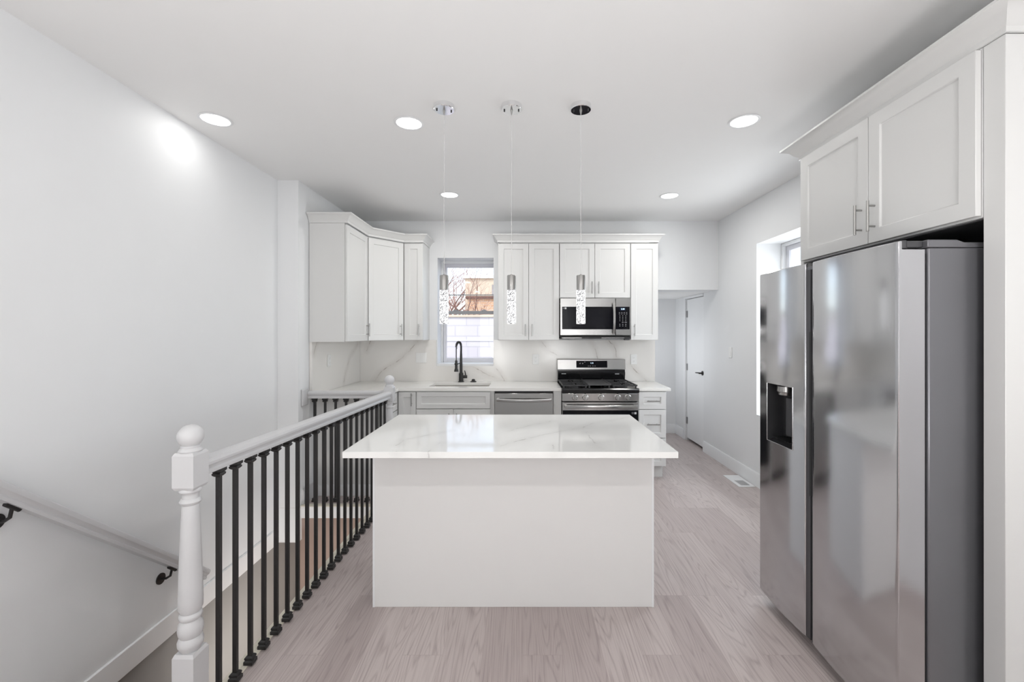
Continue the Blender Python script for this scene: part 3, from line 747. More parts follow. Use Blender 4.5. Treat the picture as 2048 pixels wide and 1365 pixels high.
# cooktop tray with a raised front lip
g = G().prism([(4.305, .872), (4.300, .905), (4.312, .917), (4.34, .918), (4.36, .908), (4.885, .908), (4.885, .880), (4.34, .880), (4.33, .872)], RX0 - .002, RX1 + .002, 'x')
part('cooktop', g, M['enamel'], rg, bevel=.002)
# backguard: black riser with steps, stainless head with display
g = G().prism([(4.887, .895), (4.887, .945), (4.875, .985), (4.868, 1.0), (4.868, 1.025), (4.880, 1.033), (4.880, 1.055), (4.965, 1.055), (4.965, .895)], RX0 + .004, RX1 - .004, 'x')
part('riser', g, M['enamel'], rg, bevel=.002)
g = G().prism([(4.872, 1.056), (4.884, 1.166), (4.890, 1.170), (4.965, 1.170), (4.965, 1.056)], RX0, RX1, 'x')
bg = part('backguard', g, M['steelx'], rg, bevel=.002)
def yface(z): return 4.872 + (z - 1.056) * (.012 / .110)
zc0, zc1 = 1.077, 1.153
g = G(); q = [g.v(x, yface(z) - o, z) for o in (.0016, -.001) for x, z in ((.600, zc0), (.945, zc0), (.945, zc1), (.600, zc1))]
for f_ in ((0, 1, 2, 3), (7, 6, 5, 4), (0, 4, 5, 1), (1, 5, 6, 2), (2, 6, 7, 3), (3, 7, 4, 0)): g.f([q[i] for i in f_])
dp = part('display', g, M['gloss'], rg)
text('display_digits', '1:13', .020, M['digits'], dp, (.773 - 0, yface(1.127) - .003, 1.127))
g = G()
for x, z in [(.645, 1.128), (.672, 1.128), (.695, 1.139), (.735, 1.095), (.755, 1.095), (.785, 1.095), (.808, 1.095), (.64, 1.12), (.67, 1.12)]:
    g.box(x - .006, x + .006, yface(z) - .0024, yface(z) - .0012, z - .002, z + .002)
obj('button_marks', g, M['keys'], dp)
for xs_, zz_ in (((.435, .448, .462, .474), 1.006), ((1.030, 1.043, 1.054, 1.066), 1.004)):
    g = G()
    for x0_ in xs_: g.box(x0_, x0_ + .009, 4.8665, 4.8679, zz_, zz_ + .008)
    part('printed_marks', g, M['print'], rg)
# front control panel and knobs
g = G().prism([(4.306, .792), (4.303, .868), (4.374, .870), (4.374, .790)], RX0 + .001, RX1 - .001, 'x')
part('control_panel', g, M['steelx'], rg, bevel=.002)
for x in (.513, .616, .772, .935, 1.036):
    z = .830; y = 4.3045
    g = G(); g.M = Matrix.Translation((x, y, z)) @ Matrix.Rotation(PI / 2, 4, 'X')
    g.lathe([(.0, .0), (.030, .0), (.030, .005), (.0265, .007), (.0255, .022), (.023, .026), (0, .026)], n=28)
    k_ = part('knob', g, M['steelx'], rg)
    g = G().box(x - .0065, x + .0065, y - .036, y - .0262, z - .023, z + .023)
    obj('grip', g, M['nickel'], k_, bevel=.002)
    g = G().box(x - .006, x + .006, y - .0015, y + .001, z + .0305, z + .0365)
    obj('index_mark', g, M['black'], k_)
# oven door
g = G().box(RX0 + .003, RX1 - .003, 4.318, 4.373, .155, .780)
od = part('oven_door', g, M['steelx'], rg, bevel=.003)
obj('glass', G().box(RX0 + .006, RX1 - .006, 4.3155, 4.3178, .20, .700), M['gloss'], od)
pts = [(RX0 + .03 + (RX1 - RX0 - .06) * k / 16, 4.278 - .022 * math.sin(PI * k / 16), .742) for k in range(17)]
g = G()
rows = [[g.v(p[0], p[1] + yy, p[2] + zz) for yy, zz in ((-.007, -.015), (-.009, 0), (-.007, .015), (.006, .015), (.006, -.015))] for p in pts]
for a_, b2 in zip(rows, rows[1:]):
    for k in range(5): g.f([a_[k], a_[(k + 1) % 5], b2[(k + 1) % 5], b2[k]])
g.f(rows[0][::-1]); g.f(rows[-1])
for x in (RX0 + .035, RX1 - .035): g.box(x - .012, x + .012, 4.276, 4.3175, .728, .756)
obj('handle', g, M['steelx'], od, bevel=.002)
obj('sticker', G().box(1.104, 1.124, 4.3145, 4.3153, .662, .682), M['print'], od, label='small white sticker')
g = G()
for k in range(3): g.box(1.076, 1.100, 4.3145, 4.3153, .664 + k * .007, .6665 + k * .007)
obj('printed_text', g, M['keys'], od)
part('drawer_front', G().box(RX0 + .003, RX1 - .003, 4.322, 4.373, .045, .150), M['steelx'], rg, bevel=.003)
# burners, grates and the griddle in the middle
BY = (4.46, 4.74)
for x in (.52, 1.018):
    for y in BY:
        g = G().lathe([(0, .9085), (.050, .9085), (.048, .918), (.036, .919), (.036, .926), (.031, .930), (0, .930)], x, y, 24)
        part('burner', g, M['cast'], rg)
GT = .948
def grate(x0, x1):
    q = G(); y0, y1 = 4.345, 4.865; r_ = .0055
    for x in (x0, x1): q.box(x - r_, x + r_, y0, y1, GT - .014, GT)
    for y in (y0, (y0 + y1) / 2, y1): q.box(x0, x1, y - r_, y + r_, GT - .014, GT)
    for y in BY:
        xm = (x0 + x1) / 2
        for dx, dy in ((1, 0), (-1, 0), (0, 1), (0, -1)):
            if dx: q.box(min(xm + dx * .028, xm + dx * (x1 - x0) / 2), max(xm + dx * .028, xm + dx * (x1 - x0) / 2), y - .004, y + .004, GT - .011, GT + .001)
            else: q.box(xm - .004, xm + .004, min(y + dy * .028, y + dy * .128), max(y + dy * .028, y + dy * .128), GT - .011, GT + .001)
    for x in (x0 + .01, x1 - .01):
        for y in (y0 + .01, y1 - .01): q.box(x - .007, x + .007, y - .007, y + .007, .9085, GT - .013)
    return q
part('grate', grate(.402, .640), M['cast'], rg, bevel=.0012)
part('grate', grate(.899, 1.137), M['cast'], rg, bevel=.0012)
g = G().prism([(.650, GT - .01), (.650, GT + .006), (.660, GT + .006), (.664, GT - .001), (.875, GT - .001), (.879, GT + .006), (.889, GT + .006), (.889, GT - .01)], 4.37, 4.86, 'y')
for x in (.67, .87):
    for y in (4.39, 4.84): g.box(x - .008, x + .008, y - .008, y + .008, .9085, GT - .009)
part('griddle', g, mat('griddle_iron', (.06, .06, .062), .45, var=.1, bump=.3, bscale=300), rg, bevel=.001)

# ------------------------------------------------------------------ microwave
MX0, MX1, MF = .3965, 1.1515, 4.640
mw = thing('microwave', 'over-the-range stainless microwave with black glass window', 'microwave', ((MX0 + MX1) / 2, 4.82, 1.40))
part('body', G().box(MX0, MX1, MF + .04, YB - .026, 1.425, 1.833), M['black'], mw, bevel=.002)
SPL = .986
g = G().box(MX0 + .004, SPL, MF, MF + .038, 1.440, 1.832)
dw_ = part('door', g, M['steelx'], mw, bevel=.003)
obj('glass', G().box(.420, SPL - .002, MF - .0016, MF - .0002, 1.502, 1.742), M['gloss'], dw_)
obj('inner_window', G().box(.475, .925, MF - .0022, MF - .0017, 1.525, 1.725), mat('perforated_screen', (.008, .008, .011), .12, spec=.15), dw_)
obj('sticker', G().box(.447, .466, MF - .0024, MF - .0017, 1.717, 1.736), M['print'], dw_, label='small white sticker')
g = G()
for k in range(2): g.box(.426, .443, MF - .0024, MF - .0017, 1.721 + k * .007, 1.7235 + k * .007)
obj('printed_text', g, M['keys'], dw_)
g = G()
for k in range(7): g.box(.725 + k * .0058, .729 + k * .0058, MF - .0012, MF - .0002, 1.471, 1.475)
obj('nameplate', g, M['chrome'], dw_)
g = G(); n_ = 14; rows = []
for k in range(n_ + 1):
    z = 1.452 + (1.782 - 1.452) * k / n_; y = MF - .030 - .026 * math.sin(PI * k / n_)
    rows.append([g.v(.963 + xx, y + yy, z) for xx, yy in ((-.013, .003), (-.011, -.007), (.011, -.007), (.013, .003), (.010, .008), (-.010, .008))])
for a_, b2 in zip(rows, rows[1:]):
    for k in range(6): g.f([a_[k], a_[(k + 1) % 6], b2[(k + 1) % 6], b2[k]])
g.f(rows[0][::-1]); g.f(rows[-1])
for z in (1.462, 1.772): g.cyl((.963, MF - .034, z), (.963, MF - .0003, z), .009, 12)
obj('handle', g, M['nickel'], dw_)
g = G().box(SPL + .003, MX1 - .002, MF, MF + .038, 1.440, 1.832)
cp = part('control_panel', g, M['steelx'], mw, bevel=.003)
kp = obj('keypad', G().box(SPL + .003, 1.136, MF - .0016, MF - .0002, 1.502, 1.742), M['gloss'], cp)
g = G(); random.seed(4)
for z in (1.680, 1.665):
    for k in range(4): g.box(1.022 + k * .025, 1.035 + k * .025, MF - .0022, MF - .0017, z - .0022, z + .0022)
for i_, z in enumerate((1.646, 1.629, 1.612, 1.594)):
    for x in (1.032, 1.063, 1.095): g.box(x - .0035, x + .0035, MF - .0022, MF - .0017, z - .0035, z + .0035)
for x, wd in ((1.063, .009), (1.095, .012)): g.box(x - wd, x + wd, MF - .0022, MF - .0017, 1.575, 1.580)
for z in (1.556, 1.538):
    for x in (1.032, 1.063, 1.095): g.box(x - .005, x + .005, MF - .0022, MF - .0017, z - .003, z + .003)
part('key_marks', g, M['keys'], mw)
part('display', G().box(1.033, 1.092, MF - .0021, MF - .0017, 1.702, 1.732), mat('display_window', (.01, .02, .05), .2), mw)
text('display_digits', '2:30', .022, M['digits'], mw, (1.063, MF - .003, 1.717))
g = G().box(MX0 + .006, MX1 - .004, MF + .012, YB - .03, 1.402, 1.4245)
part('vent_base', g, M['black'], mw, bevel=.002)
for xa, xb_ in ((.42, .63), (.84, 1.08)): part('vent_grille', G().box(xa, xb_, MF + .006, MF + .0115, 1.408, 1.414), M['nickel'], mw)
part('vent_foot', G().box(1.088, 1.135, MF + .014, MF + .06, 1.386, 1.4015), M['fdark'], mw, bevel=.002)

# ------------------------------------------------------------------ dishwasher
DX0, DX1 = -.279, .307
dw = thing('dishwasher', 'stainless dishwasher with curved bar handle, left of the range', 'dishwasher', (.014, 4.68, 0))
part('body', G().box(DX0 + .003, DX1 - .003, 4.40, 4.96, .02, .876), M['black'], dw)
part('door', G().box(DX0 + .002, DX1 - .002, 4.352, 4.398, .11, .862), M['steelx'], dw, bevel=.003)
part('toe_kick', G().box(DX0 + .004, DX1 - .004, 4.43, 4.45, .0, .10), M['black'], dw)
g = G(); n_ = 16; rows = []
for k in range(n_ + 1):
    x = DX0 + .020 + (DX1 - DX0 - .04) * k / n_; sg = math.sin(PI * k / n_)
    y = 4.330 - .030 * sg; z = .800 - .006 * sg
    rows.append([g.v(x, y + yy, z + zz) for yy, zz in ((-.006, -.015), (-.009, 0), (-.006, .015), (.006, .015), (.006, -.015))])
for a_, b2 in zip(rows, rows[1:]):
    for k in range(5): g.f([a_[k], a_[(k + 1) % 5], b2[(k + 1) % 5], b2[k]])
g.f(rows[0][::-1]); g.f(rows[-1])
for x in (DX0 + .028, DX1 - .028): g.box(x - .010, x + .010, 4.328, 4.3515, .790, .811)
part('handle', g, M['steelx'], dw, bevel=.002)

# ------------------------------------------------------------------ refrigerator (doors face -X)
fx = 1.300; fy0, fy1 = 1.527, 2.420; fz0, fz1 = .055, 1.785
fr = thing('refrigerator', 'large side-by-side stainless refrigerator with dispenser in far door', 'refrigerator', (1.7, 1.975, 0))
part('body', G().box(1.420, 2.16, fy0 + .004, fy1 - .004, .03, 1.765), M['fbody'], fr, bevel=.006, seg=2)
for y in (fy0 + .07, fy1 - .07):
    for x in (1.47, 2.08): part('leveling_foot', G().cyl((x, y, 0), (x, y, .029), .022, 12), M['black'], fr)
part('kick_grille', G().box(1.395, 1.4195, fy0 + .02, fy1 - .02, .03, .052), M['black'], fr)
# dark gasket frame between doors and body
part('gasket', G().box(1.4045, 1.4195, fy0 + .012, fy1 - .012, .07, 1.745), M['black'], fr)
part('top_cap', G().prism([(1.416, 1.7655), (1.416, 1.792), (1.52, 1.792), (1.545, 1.783), (2.155, 1.783), (2.155, 1.7655)], fy0 + .002, fy1 - .002, 'y'), M['fbody'], fr, bevel=.002)
def fdoor(y0, y1, bow=.012, hole=None, fz0=fz0, fz1=1.757, xb=1.404, eb=(1, 0)):
    """convex door; y0<y1; hole=(ya,yb,za,zb)"""
    ys = [0, .004, .012, .03, .08, .2, .35, .5, .65, .8, .92, .97, .988, .996, 1.0]
    Y = [y0 + (y1 - y0) * t_ for t_ in ys]
    if hole: Y = sorted(set([round(v_, 5) for v_ in Y if not any(abs(v_ - h_) < .012 for h_ in hole[:2])] + [hole[0], hole[1]]))
    Z = [fz0, fz0 + .004, fz1 - .004, fz1]
    if hole: Z = [fz0, fz0 + .004, hole[2], hole[3], fz1 - .004, fz1]
    def X(y, zi):
        u = 2 * (y - y0) / (y1 - y0) - 1
        e_ = .0035 * max(0, (abs(u) - .982) / .018) ** 2
        return fx + bow * u * u * 1.0 + e_ + (.003 if (zi == 0 and eb[0]) or (zi == len(Z) - 1 and eb[1]) else 0)
    q = G(); grid = [[q.v(X(y, zi), y, z) for y in Y] for zi, z in enumerate(Z)]
    for i in range(len(Z) - 1):
        for j in range(len(Y) - 1):
            if hole and abs(Z[i] - hole[2]) < 1e-6 and hole[0] - 1e-6 <= Y[j] < hole[1] - 1e-6: continue
            q.f([grid[i][j], grid[i][j + 1], grid[i + 1][j + 1], grid[i + 1][j]])
    B = [[q.v(xb, y, z) for y in (Y[0], Y[-1])] for z in (Z[0], Z[-1])]
    q.f([grid[k][0] for k in range(len(Z))] + [B[1][0], B[0][0]])
    q.f([grid[k][-1] for k in range(len(Z))][::-1] + [B[0][1], B[1][1]])
    q.f(grid[0][:] + [B[0][1], B[0][0]]); q.f(grid[-1][::-1] + [B[1][0], B[1][1]])
    q.f([B[0][0], B[0][1], B[1][1], B[1][0]])
    return q
SPLY = 1.981
g = fdoor(fy0, SPLY)
nd = part('door', g, M['fridge'], fr, smooth=30)
hole = (2.112, 2.330, .898, 1.201)
g = fdoor(2.030, fy1, hole=hole)
fd = part('door', g, M['fridge'], fr, smooth=30)
obj('top_lip', fdoor(fy0, SPLY, fz0=1.7570, fz1=1.786, xb=fx + .024, eb=(0, 1)), M['fridge'], nd, smooth=30)
obj('top_lip', fdoor(2.030, fy1, fz0=1.7570, fz1=1.786, xb=fx + .024, eb=(0, 1)), M['fridge'], fd, smooth=30)
# handle pocket strip closing the gap between the two doors
g = G().box(1.318, 1.403, SPLY + .0205, 2.0295, fz0 + .004, 1.756)
obj('edge_trim', g, M['fdark'], fd)
g = G().box(1.315, 1.403, SPLY + .0005, SPLY + .006, fz0 + .004, 1.756)
obj('edge_trim', g, M['fdark'], nd)
obj('handle_pocket', G().box(1.312, 1.40, SPLY + .0065, SPLY + .020, .72, 1.47), M['black'], nd)
# dispenser recess
ya, yb, za, zb = hole; xd = 1.388; e = .0015
def XF(y): u = 2 * (y - 2.03) / (fy1 - 2.03) - 1; return fx + .012 * u * u
g = G()
o_ = [g.v(XF(y) - .0005, y, z) for y, z in ((ya, za), (yb, za), (yb, zb), (ya, zb))]
i_ = [g.v(xd, y, z) for y, z in ((ya + .004, za + .02), (yb - .004, za + .02), (yb - .004, zb - .004), (ya + .004, zb - .004))]
i2 = [g.v(xd + .004, y, z) for y, z in ((ya + .004, za + .02), (yb - .004, za + .02), (yb - .004, zb - .004), (ya + .004, zb - .004))]
for k in range(4): j = (k + 1) % 4; g.f([o_[k], o_[j], i_[j], i_[k]])
g.f(i_)
ds = obj('dispenser', g, mat('dispenser_cavity', (.03, .03, .032), .3, var=.1), fd, smooth=0)
g = G()
for (p, q_) in (((ya, za), (yb, za)), ((yb, za), (yb, zb)), ((yb, zb), (ya, zb)), ((ya, zb), (ya, za))):
    g.tube([(XF(p[0]) - .001, p[0], p[1]), (XF(q_[0]) - .001, q_[0], q_[1])], .0014, 6)
obj('dispenser_rim', g, M['steel'], fd)
ym = (ya + yb) / 2 + .02
g = G(); g.M = Matrix.Translation((1.350, ym, 0))
g.lathe([(.0, 1.192), (.040, 1.192), (.041, 1.165), (.036, 1.160), (.034, 1.148), (.0, 1.148)], n=24)
obj('nozzle', g, M['nickel'], fd)
g = G().prism([(1.380, ym - .035), (1.364, ym - .022), (1.362, ym + .022), (1.380, ym + .035)], .935, 1.130, 'z')
obj('paddle', g, M['fdark'], fd, bevel=.002)
g = G()
for k in range(9): g.box(1.318, 1.384, ya + .012 + k * .022, ya + .018 + k * .022, .9185, .9225)
obj('drip_tray', g, M['black'], fd)
# hinges on top of the doors
for y0_ in (fy0 + .016, fy1 - .056):
    g = G().box(1.352, 1.4155, y0_ + .004, y0_ + .036, 1.768, 1.7915).cyl((1.349, y0_ + .02, 1.764), (1.349, y0_ + .02, 1.793), .0195, 20)
    obj('hinge_pin', G().cyl((1.349, y0_ + .02, 1.7575), (1.349, y0_ + .02, 1.7635), .009, 14), M['chrome'], nd if y0_ < 2 else fd)
    part('hinge_cover', g, M['fdark'], fr, bevel=.002)

# ------------------------------------------------------------------ faucet and sink accessory
fc = thing('faucet', 'black spring-neck pull-down faucet standing behind the sink', 'faucet', (-.690, 4.915, CT1))
px, py = -.690, 4.915
g = G().lathe([(0, CT1 + .0005), (.034, CT1 + .0005), (.034, CT1 + .006), (.026, CT1 + .009), (.025, 1.010), (.020, 1.014), (.016, 1.020), (.0145, 1.19), (.011, 1.26), (0, 1.26)], px, py, 24)
part('body', g, M['iron'], fc)
# neck path: rises, arches forward and a little left, then down to the head
hx, hy = -.722, 4.770
def arc(t_):
    # t 0..1
    if t_ < .25: return Vector((px, py, 1.255 + .055 * t_ / .25))
    if t_ < .85:
        a_ = (t_ - .25) / .6 * PI
        c_ = Vector(((px + hx) / 2, (py + hy) / 2, 1.310)); d_ = (Vector((px, py, 0)) - Vector((hx, hy, 0))) / 2
        return c_ + d_ * math.cos(a_) + Vector((0, 0, .052 * math.sin(a_)))
    return Vector((hx, hy, 1.310 - (t_ - .85) / .15 * .16))
path = [arc(k / 60) for k in range(61)]
part('hose', G().tube(path, .0055, 8), M['iron'], fc)
turns = 26; N = turns * 10; pts = []
for k in range(N + 1):
    t_ = k / N * .87; p = arc(t_); p2 = arc(min(1, t_ + .01)); tg = (p2 - p).normalized()
    s1_ = tg.cross(Vector((.9, -.2, 0))).normalized(); s2_ = tg.cross(s1_)
    an = 2 * PI * turns * k / N
    pts.append(p + (s1_ * math.cos(an) + s2_ * math.sin(an)) * .0115)
part('spring', G().tube(pts, .0024, 6), M['iron'], fc)
g = G().lathe([(0, 1.165), (.010, 1.165), (.014, 1.155), (.016, 1.075), (.020, 1.066), (.024, 1.050), (.024, 1.042), (0, 1.042)], hx, hy, 20)
part('spray_head', g, M['iron'], fc)
g = G().tube([(px, py, 1.125), ((px + hx) / 2, (py + hy) / 2, 1.125), (hx, hy + .015, 1.125)], .006, 8)
g.cyl((hx, hy, 1.118), (hx, hy, 1.132), .020, 20)
part('support_arm', g, M['iron'], fc)
g = G().cyl((px + .02, py, .972), (px + .068, py, .972), .017, 18).tube([(px + .052, py, .985), (px + .046, py, 1.02), (px + .040, py, 1.042)], [.007, .006, .0045], 10)
part('handle', g, M['iron'], fc)
sd = G().lathe([(0, CT1 + .0005), (.034, CT1 + .0005), (.036, CT1 + .004), (.026, CT1 + .010), (.020, CT1 + .012), (.016, CT1 + .030), (.012, CT1 + .032), (0, CT1 + .032)], -.552, 4.915, 24)
tag(obj('disposal_button', sd, M['iron']), 'small black round button cap on the worktop right of the faucet', 'sink fitting')

# ------------------------------------------------------------------ wall plates
def plate(name, label, cat, loc, rz, w_, h_, kind):
    r = thing(name, label, cat, loc, rz, None, local=True)
    part('plate', G().box(-w_ / 2, w_ / 2, -.0065, -.0005, -h_ / 2, h_ / 2), M['plastic'], r, bevel=.002)
    if kind == 'outlet':
        q = G()
        for z in (-.021, .021): q.box(-.017, .017, -.0085, -.0066, z - .014, z + .014)
        s_ = part('receptacle', q, M['plastic'], r, bevel=.003)
        q = G()
        for z in (-.021, .021):
            q.box(-.008, -.006, -.0089, -.0086, z - .002, z + .006).box(.006, .008, -.0089, -.0086, z - .002, z + .006).box(-.002, .002, -.0089, -.0086, z - .010, z - .006)
        obj('slots', q, M['keys'], s_)
    else:
        for x in kind:
            part('rocker', G().prism([(-.0066, -.033), (-.0105, -.033), (-.0075, .033), (-.0066, .033)], x - .016, x + .016, 'x'), M['plastic'], r, bevel=.001)
    return r
plate('wall_outlet', 'white outlet on the left wall slab above the counter corner', 'outlet', (XJ + .0262, 4.18, 1.200), PI / 2, .072, .115, 'outlet')
plate('wall_switch', 'white double switch plate on the backsplash left of the window', 'switch', (-1.151, YB - .0222, 1.182), 0, .122, .115, [-.028, .028])
plate('wall_outlet', 'white outlet on the backsplash between window and range', 'outlet', (.150, YB - .0222, 1.164), 0, .072, .115, 'outlet')
plate('wall_outlet', 'white outlet on the backsplash right of the range', 'outlet', (1.265, YB - .0222, 1.164), 0, .072, .115, 'outlet')
plate('wall_switch', 'white switch plate on the right wall near the passage', 'switch', (XR - .0002, 4.71, 1.253), -PI / 2, .072, .115, [0])
# floor register
vt = thing('floor_vent', 'white metal floor register lying by the right baseboard', 'vent', (2.135, 4.32, 0))
part('frame', G().box(2.055, 2.215, 4.15, 4.49, .0005, .005), M['trim'], vt, bevel=.002)
part('damper', G().box(2.092, 2.178, 4.185, 4.325, .0052, .0056), M['hinge'], vt)
g = G()
for k in range(12): g.box(2.090, 2.180, 4.187 + k * .0115, 4.190 + k * .0115, .0058, .0072)
part('louvers', g, M['trim'], vt)

# ------------------------------------------------------------------ ceiling lights
dl_ = thing('ceiling_light', 'x', 'ceiling light', (0, 0, 0), 0, 'recessed round ceiling lights', local=True)
g = G().lathe([(.074, 0), (.088, -.0005), (.090, -.003), (.084, -.006), (.076, -.005), (.074, -.003)], n=40)
# close ring
part('trim_ring', g, M['trim'], dl_)
part('lens', G().lathe([(0, -.0035), (.074, -.0035), (.074, -.001), (0, -.001)], n=40), M['lens'], dl_)
def add_lamp(root, k):
    d = bpy.data.lights.new('lamp_glow', 'AREA'); d.shape = 'DISK'; d.size = .14; d.energy = LAMP * k; d.color = (1.0, .985, .955)
    o = bpy.data.objects.new('lamp_glow', d); COL.objects.link(o); o.parent = root; o.location = (0, 0, -.0075)
spots = [(-1.836, 2.617, 'round recessed light nearest the left wall'),
         (-.690, 2.66, 'round recessed light just left of the pendant canopies'),
         (1.334, 2.635, 'round recessed light nearest the refrigerator cabinet'),
         (-.675, 4.043, 'small far recessed light behind the left pendant cord'),
         (1.368, 4.07, 'small far recessed light at the right, toward the passage')]
for x, y in ((-1.4, -.4), (1.2, -.4), (-1.4, -3.0), (1.2, -3.0)):
    spots.append((x, y, 'round recessed light in the ceiling behind the camera'))
for i, (x, y, lb) in enumerate(spots):
    o = dl_ if i == 0 else copy_tree(dl_)
    o.location = (x, y, CE - .0003); o['label'] = lb
    o['_l'] = W['lampF'] if i < 3 else W['lampB'] if i < 5 else W['lampR']
for o in [o for o in bpy.data.objects if '_l' in o.keys()]:
    add_lamp(o, o['_l']); del o['_l']

# ------------------------------------------------------------------ pendants
pd = thing('pendant_light', 'x', 'pendant light', (0, 0, 0), 0, 'crystal rod pendants over the island', local=True)
g = G().lathe([(0, -.0005), (.0575, -.0005), (.0575, -.024), (.0555, -.027), (0, -.027)], n=40)
cn = part('canopy', g, M['chrome'], pd, smooth=30)
for sx_ in (-1, 1):
    obj('screw', G().lathe([(0, -.0275), (.004, -.0275), (.004, -.034), (0, -.034)], sx_ * .040, .0, 12), M['black'], cn)
part('strain_relief', G().lathe([(0, -.0272), (.0075, -.0272), (.006, -.034), (.0025, -.052), (0, -.052)], n=14), M['nickel'], pd)
bend = [(.0, 0, -.050), (.0005, 0, -.3), (-.001, 0, -.6), (.0008, 0, -.8), (0, 0, -.955)]
part('cord', G().tube(bend, .0017, 6), M['cord'], pd)
g = G().lathe([(0, -.948), (.006, -.948), (.008, -.952), (.023, -.954), (.0245, -.957), (.0245, -1.036), (0, -1.036)], n=32)
part('cap', g, M['nickel'], pd, smooth=30)
g = G().lathe([(0, -1.0365), (.0255, -1.0365), (.0255, -1.224), (.0235, -1.227), (0, -1.227)], n=32)
part('crystal_rod', g, M['crystal'], pd, smooth=30)
for i, (x, lb) in enumerate(((-.440, 'leftmost crystal rod pendant, hanging in front of the window'), (-.0615, 'middle crystal rod pendant of the three over the island'), (.3275, 'rightmost crystal rod pendant, in front of the microwave'))):
    o = pd if i == 0 else copy_tree(pd)
    o.location = (x, 2.456, CE - .0005); o['label'] = lb
    o.rotation_euler = (0, 0, (.25, 0, -.12)[i])

# ------------------------------------------------------------------ stair railing
NX, NY = -1.212, 1.598      # near newel
BX, BYY = -1.155, 3.800     # far newel
rl = thing('stair_railing', 'grey-white wooden stair railing with black iron balusters beside the island', 'railing', (NX, NY, 0))
def newel(cx, cy, dz, zb):
    h = .0385; g = G()
    # square base and upper block with eased shoulders
    g.taper(zb, h, .300, h, cx, cy); g.taper(.300, h, .312, h * .86, cx, cy)
    z0, z1 = .906 + dz, 1.040 + dz
    g.taper(z0, h * .86, z0 + .010, h, cx, cy); g.taper(z0 + .010, h, z1 - .010, h, cx, cy); g.taper(z1 - .010, h, z1, h * .84, cx, cy)
    k = 1
    prof = [(0, .310), (.030, .312), (.034, .320), (.040, .332), (.041, .345), (.036, .358), (.033, .362), (.038, .372), (.0405, .388), (.038, .408), (.031, .420), (.030, .424),
            (.035, .430), (.037, .438), (.035, .446), (.030, .450), (.033, .456), (.0375, .466), (.0385, .500), (.037, .56), (.034, .66), (.0305, .76), (.0275, .836), (.0265, .846), (.031, .850), (.0345, .858), (.031, .866), (.0265, .870), (.026, .882), (.028, .890), (.036, .896), (.037, .902), (.034, .908), (0, .909)]
    s_ = (z0 - .312) / (.906 - .312)
    g.lathe([(r_, .312 + (z - .312) * s_) for r_, z in prof], cx, cy, 32)
    b0 = z1
    ball = [(0, b0 - .002), (.036, b0 - .001), (.038, b0 + .004), (.033, b0 + .011), (.030, b0 + .014), (.031, b0 + .018), (.026, b0 + .022)]
    R_ = .0415; cz = b0 + .055
    for a_ in range(-50, 91, 10): ball.append((max(0, R_ * math.cos(math.radians(a_))), cz + R_ * math.sin(math.radians(a_))))
    g.lathe(ball, cx, cy, 32)
    return g
part('newel_post', newel(NX, NY, -.006, -.25), M['rail'], rl, smooth=40)
part('newel_post', newel(BX, BYY, -.040, 0.0), M['rail'], rl, smooth=40)
railp = [(-.022, 0), (.022, 0), (.024, .012), (.019, .018), (.021, .026), (.030, .036), (.0315, .046), (.027, .057), (.014, .064), (0, .066), (-.014, .064), (-.027, .057), (-.0315, .046), (-.030, .036), (-.021, .026), (-.019, .018), (-.024, .012)]
def rail(p0, p1, prof, up=None):
    g = G(); a_, b2 = Vector(p0), Vector(p1); d = (b2 - a_).normalized()
    sd_ = d.cross(Vector((0, 0, 1))).normalized(); up_ = sd_.cross(d)
    A = [g.v(*(a_ + sd_ * u + up_ * v_)) for u, v_ in prof]; B = [g.v(*(b2 + sd_ * u + up_ * v_)) for u, v_ in prof]
    n = len(prof); g.f(A[::-1]); g.f(B)
    for k in range(n): g.f([A[k], A[(k + 1) % n], B[(k + 1) % n], B[k]])
    return g
ZN, ZF = .932, .898           # underside of rail near / far
dirn = Vector((BX - NX, BYY - NY, ZF - ZN)); dn = dirn.normalized()
def rp(y): t_ = (y - NY) / (BYY - NY); return Vector((NX + (BX - NX) * t_, y, ZN + (ZF - ZN) * t_))
part('handrail', rail(rp(NY + .036), rp(BYY - .036), railp), M['rail'], rl, smooth=30)
XW = XJ + .022
part('handrail', rail((BX - .036, BYY, ZF), (XW, BYY, ZF), railp), M['rail'], rl, smooth=30)
g = G().box(XJ + .0005, XJ + .021, BYY - .075, BYY + .052 - .06, ZF - .06, ZF + .095)
part('wall_rosette', G().box(XJ + .0005, XJ + .021, BYY - .098, BYY - .004, ZF - .055, ZF + .088), M['rail'], rl, bevel=.006, seg=2)
# baluster built at the origin, then copied
def baluster(x, y, zt, first=[None]):
    hgt = .88
    if first[0] is None:
        q = G().box(-.0085, .0085, -.0085, .0085, .004, hgt)
        for k in (0,):
            pass
        b = obj('baluster', q, M['iron'], None, bevel=.0012)
        q = G().taper(.0, .0195, .014, .0195).taper(.014, .0195, .019, .015).taper(.019, .015, .024, .0175).taper(.024, .0175, .030, .0165).taper(.030, .0165, .036, .0105)
        s1_ = obj('bottom_shoe', q, M['iron'], b)
        q = G().taper(-.0, .0195, -.012, .0195).taper(-.012, .0195, -.018, .014).taper(-.018, .014, -.022, .0175).taper(-.022, .0175, -.028, .0165).taper(-.028, .0165, -.034, .0105)
        s2_ = obj('top_shoe', q, M['iron'], b)
        first[0] = b; o = b
    else:
        o = first[0].copy(); COL.objects.link(o)
        for c in [c for c in bpy.data.objects if c.parent == first[0]]:
            d = c.copy(); COL.objects.link(d); d.parent = o
    o.parent = rl; o.location = Vector((x, y, 0)) - Vector((NX, NY, 0))
    o.scale = (1, 1, 1)
    return o
zs = []
k = 0
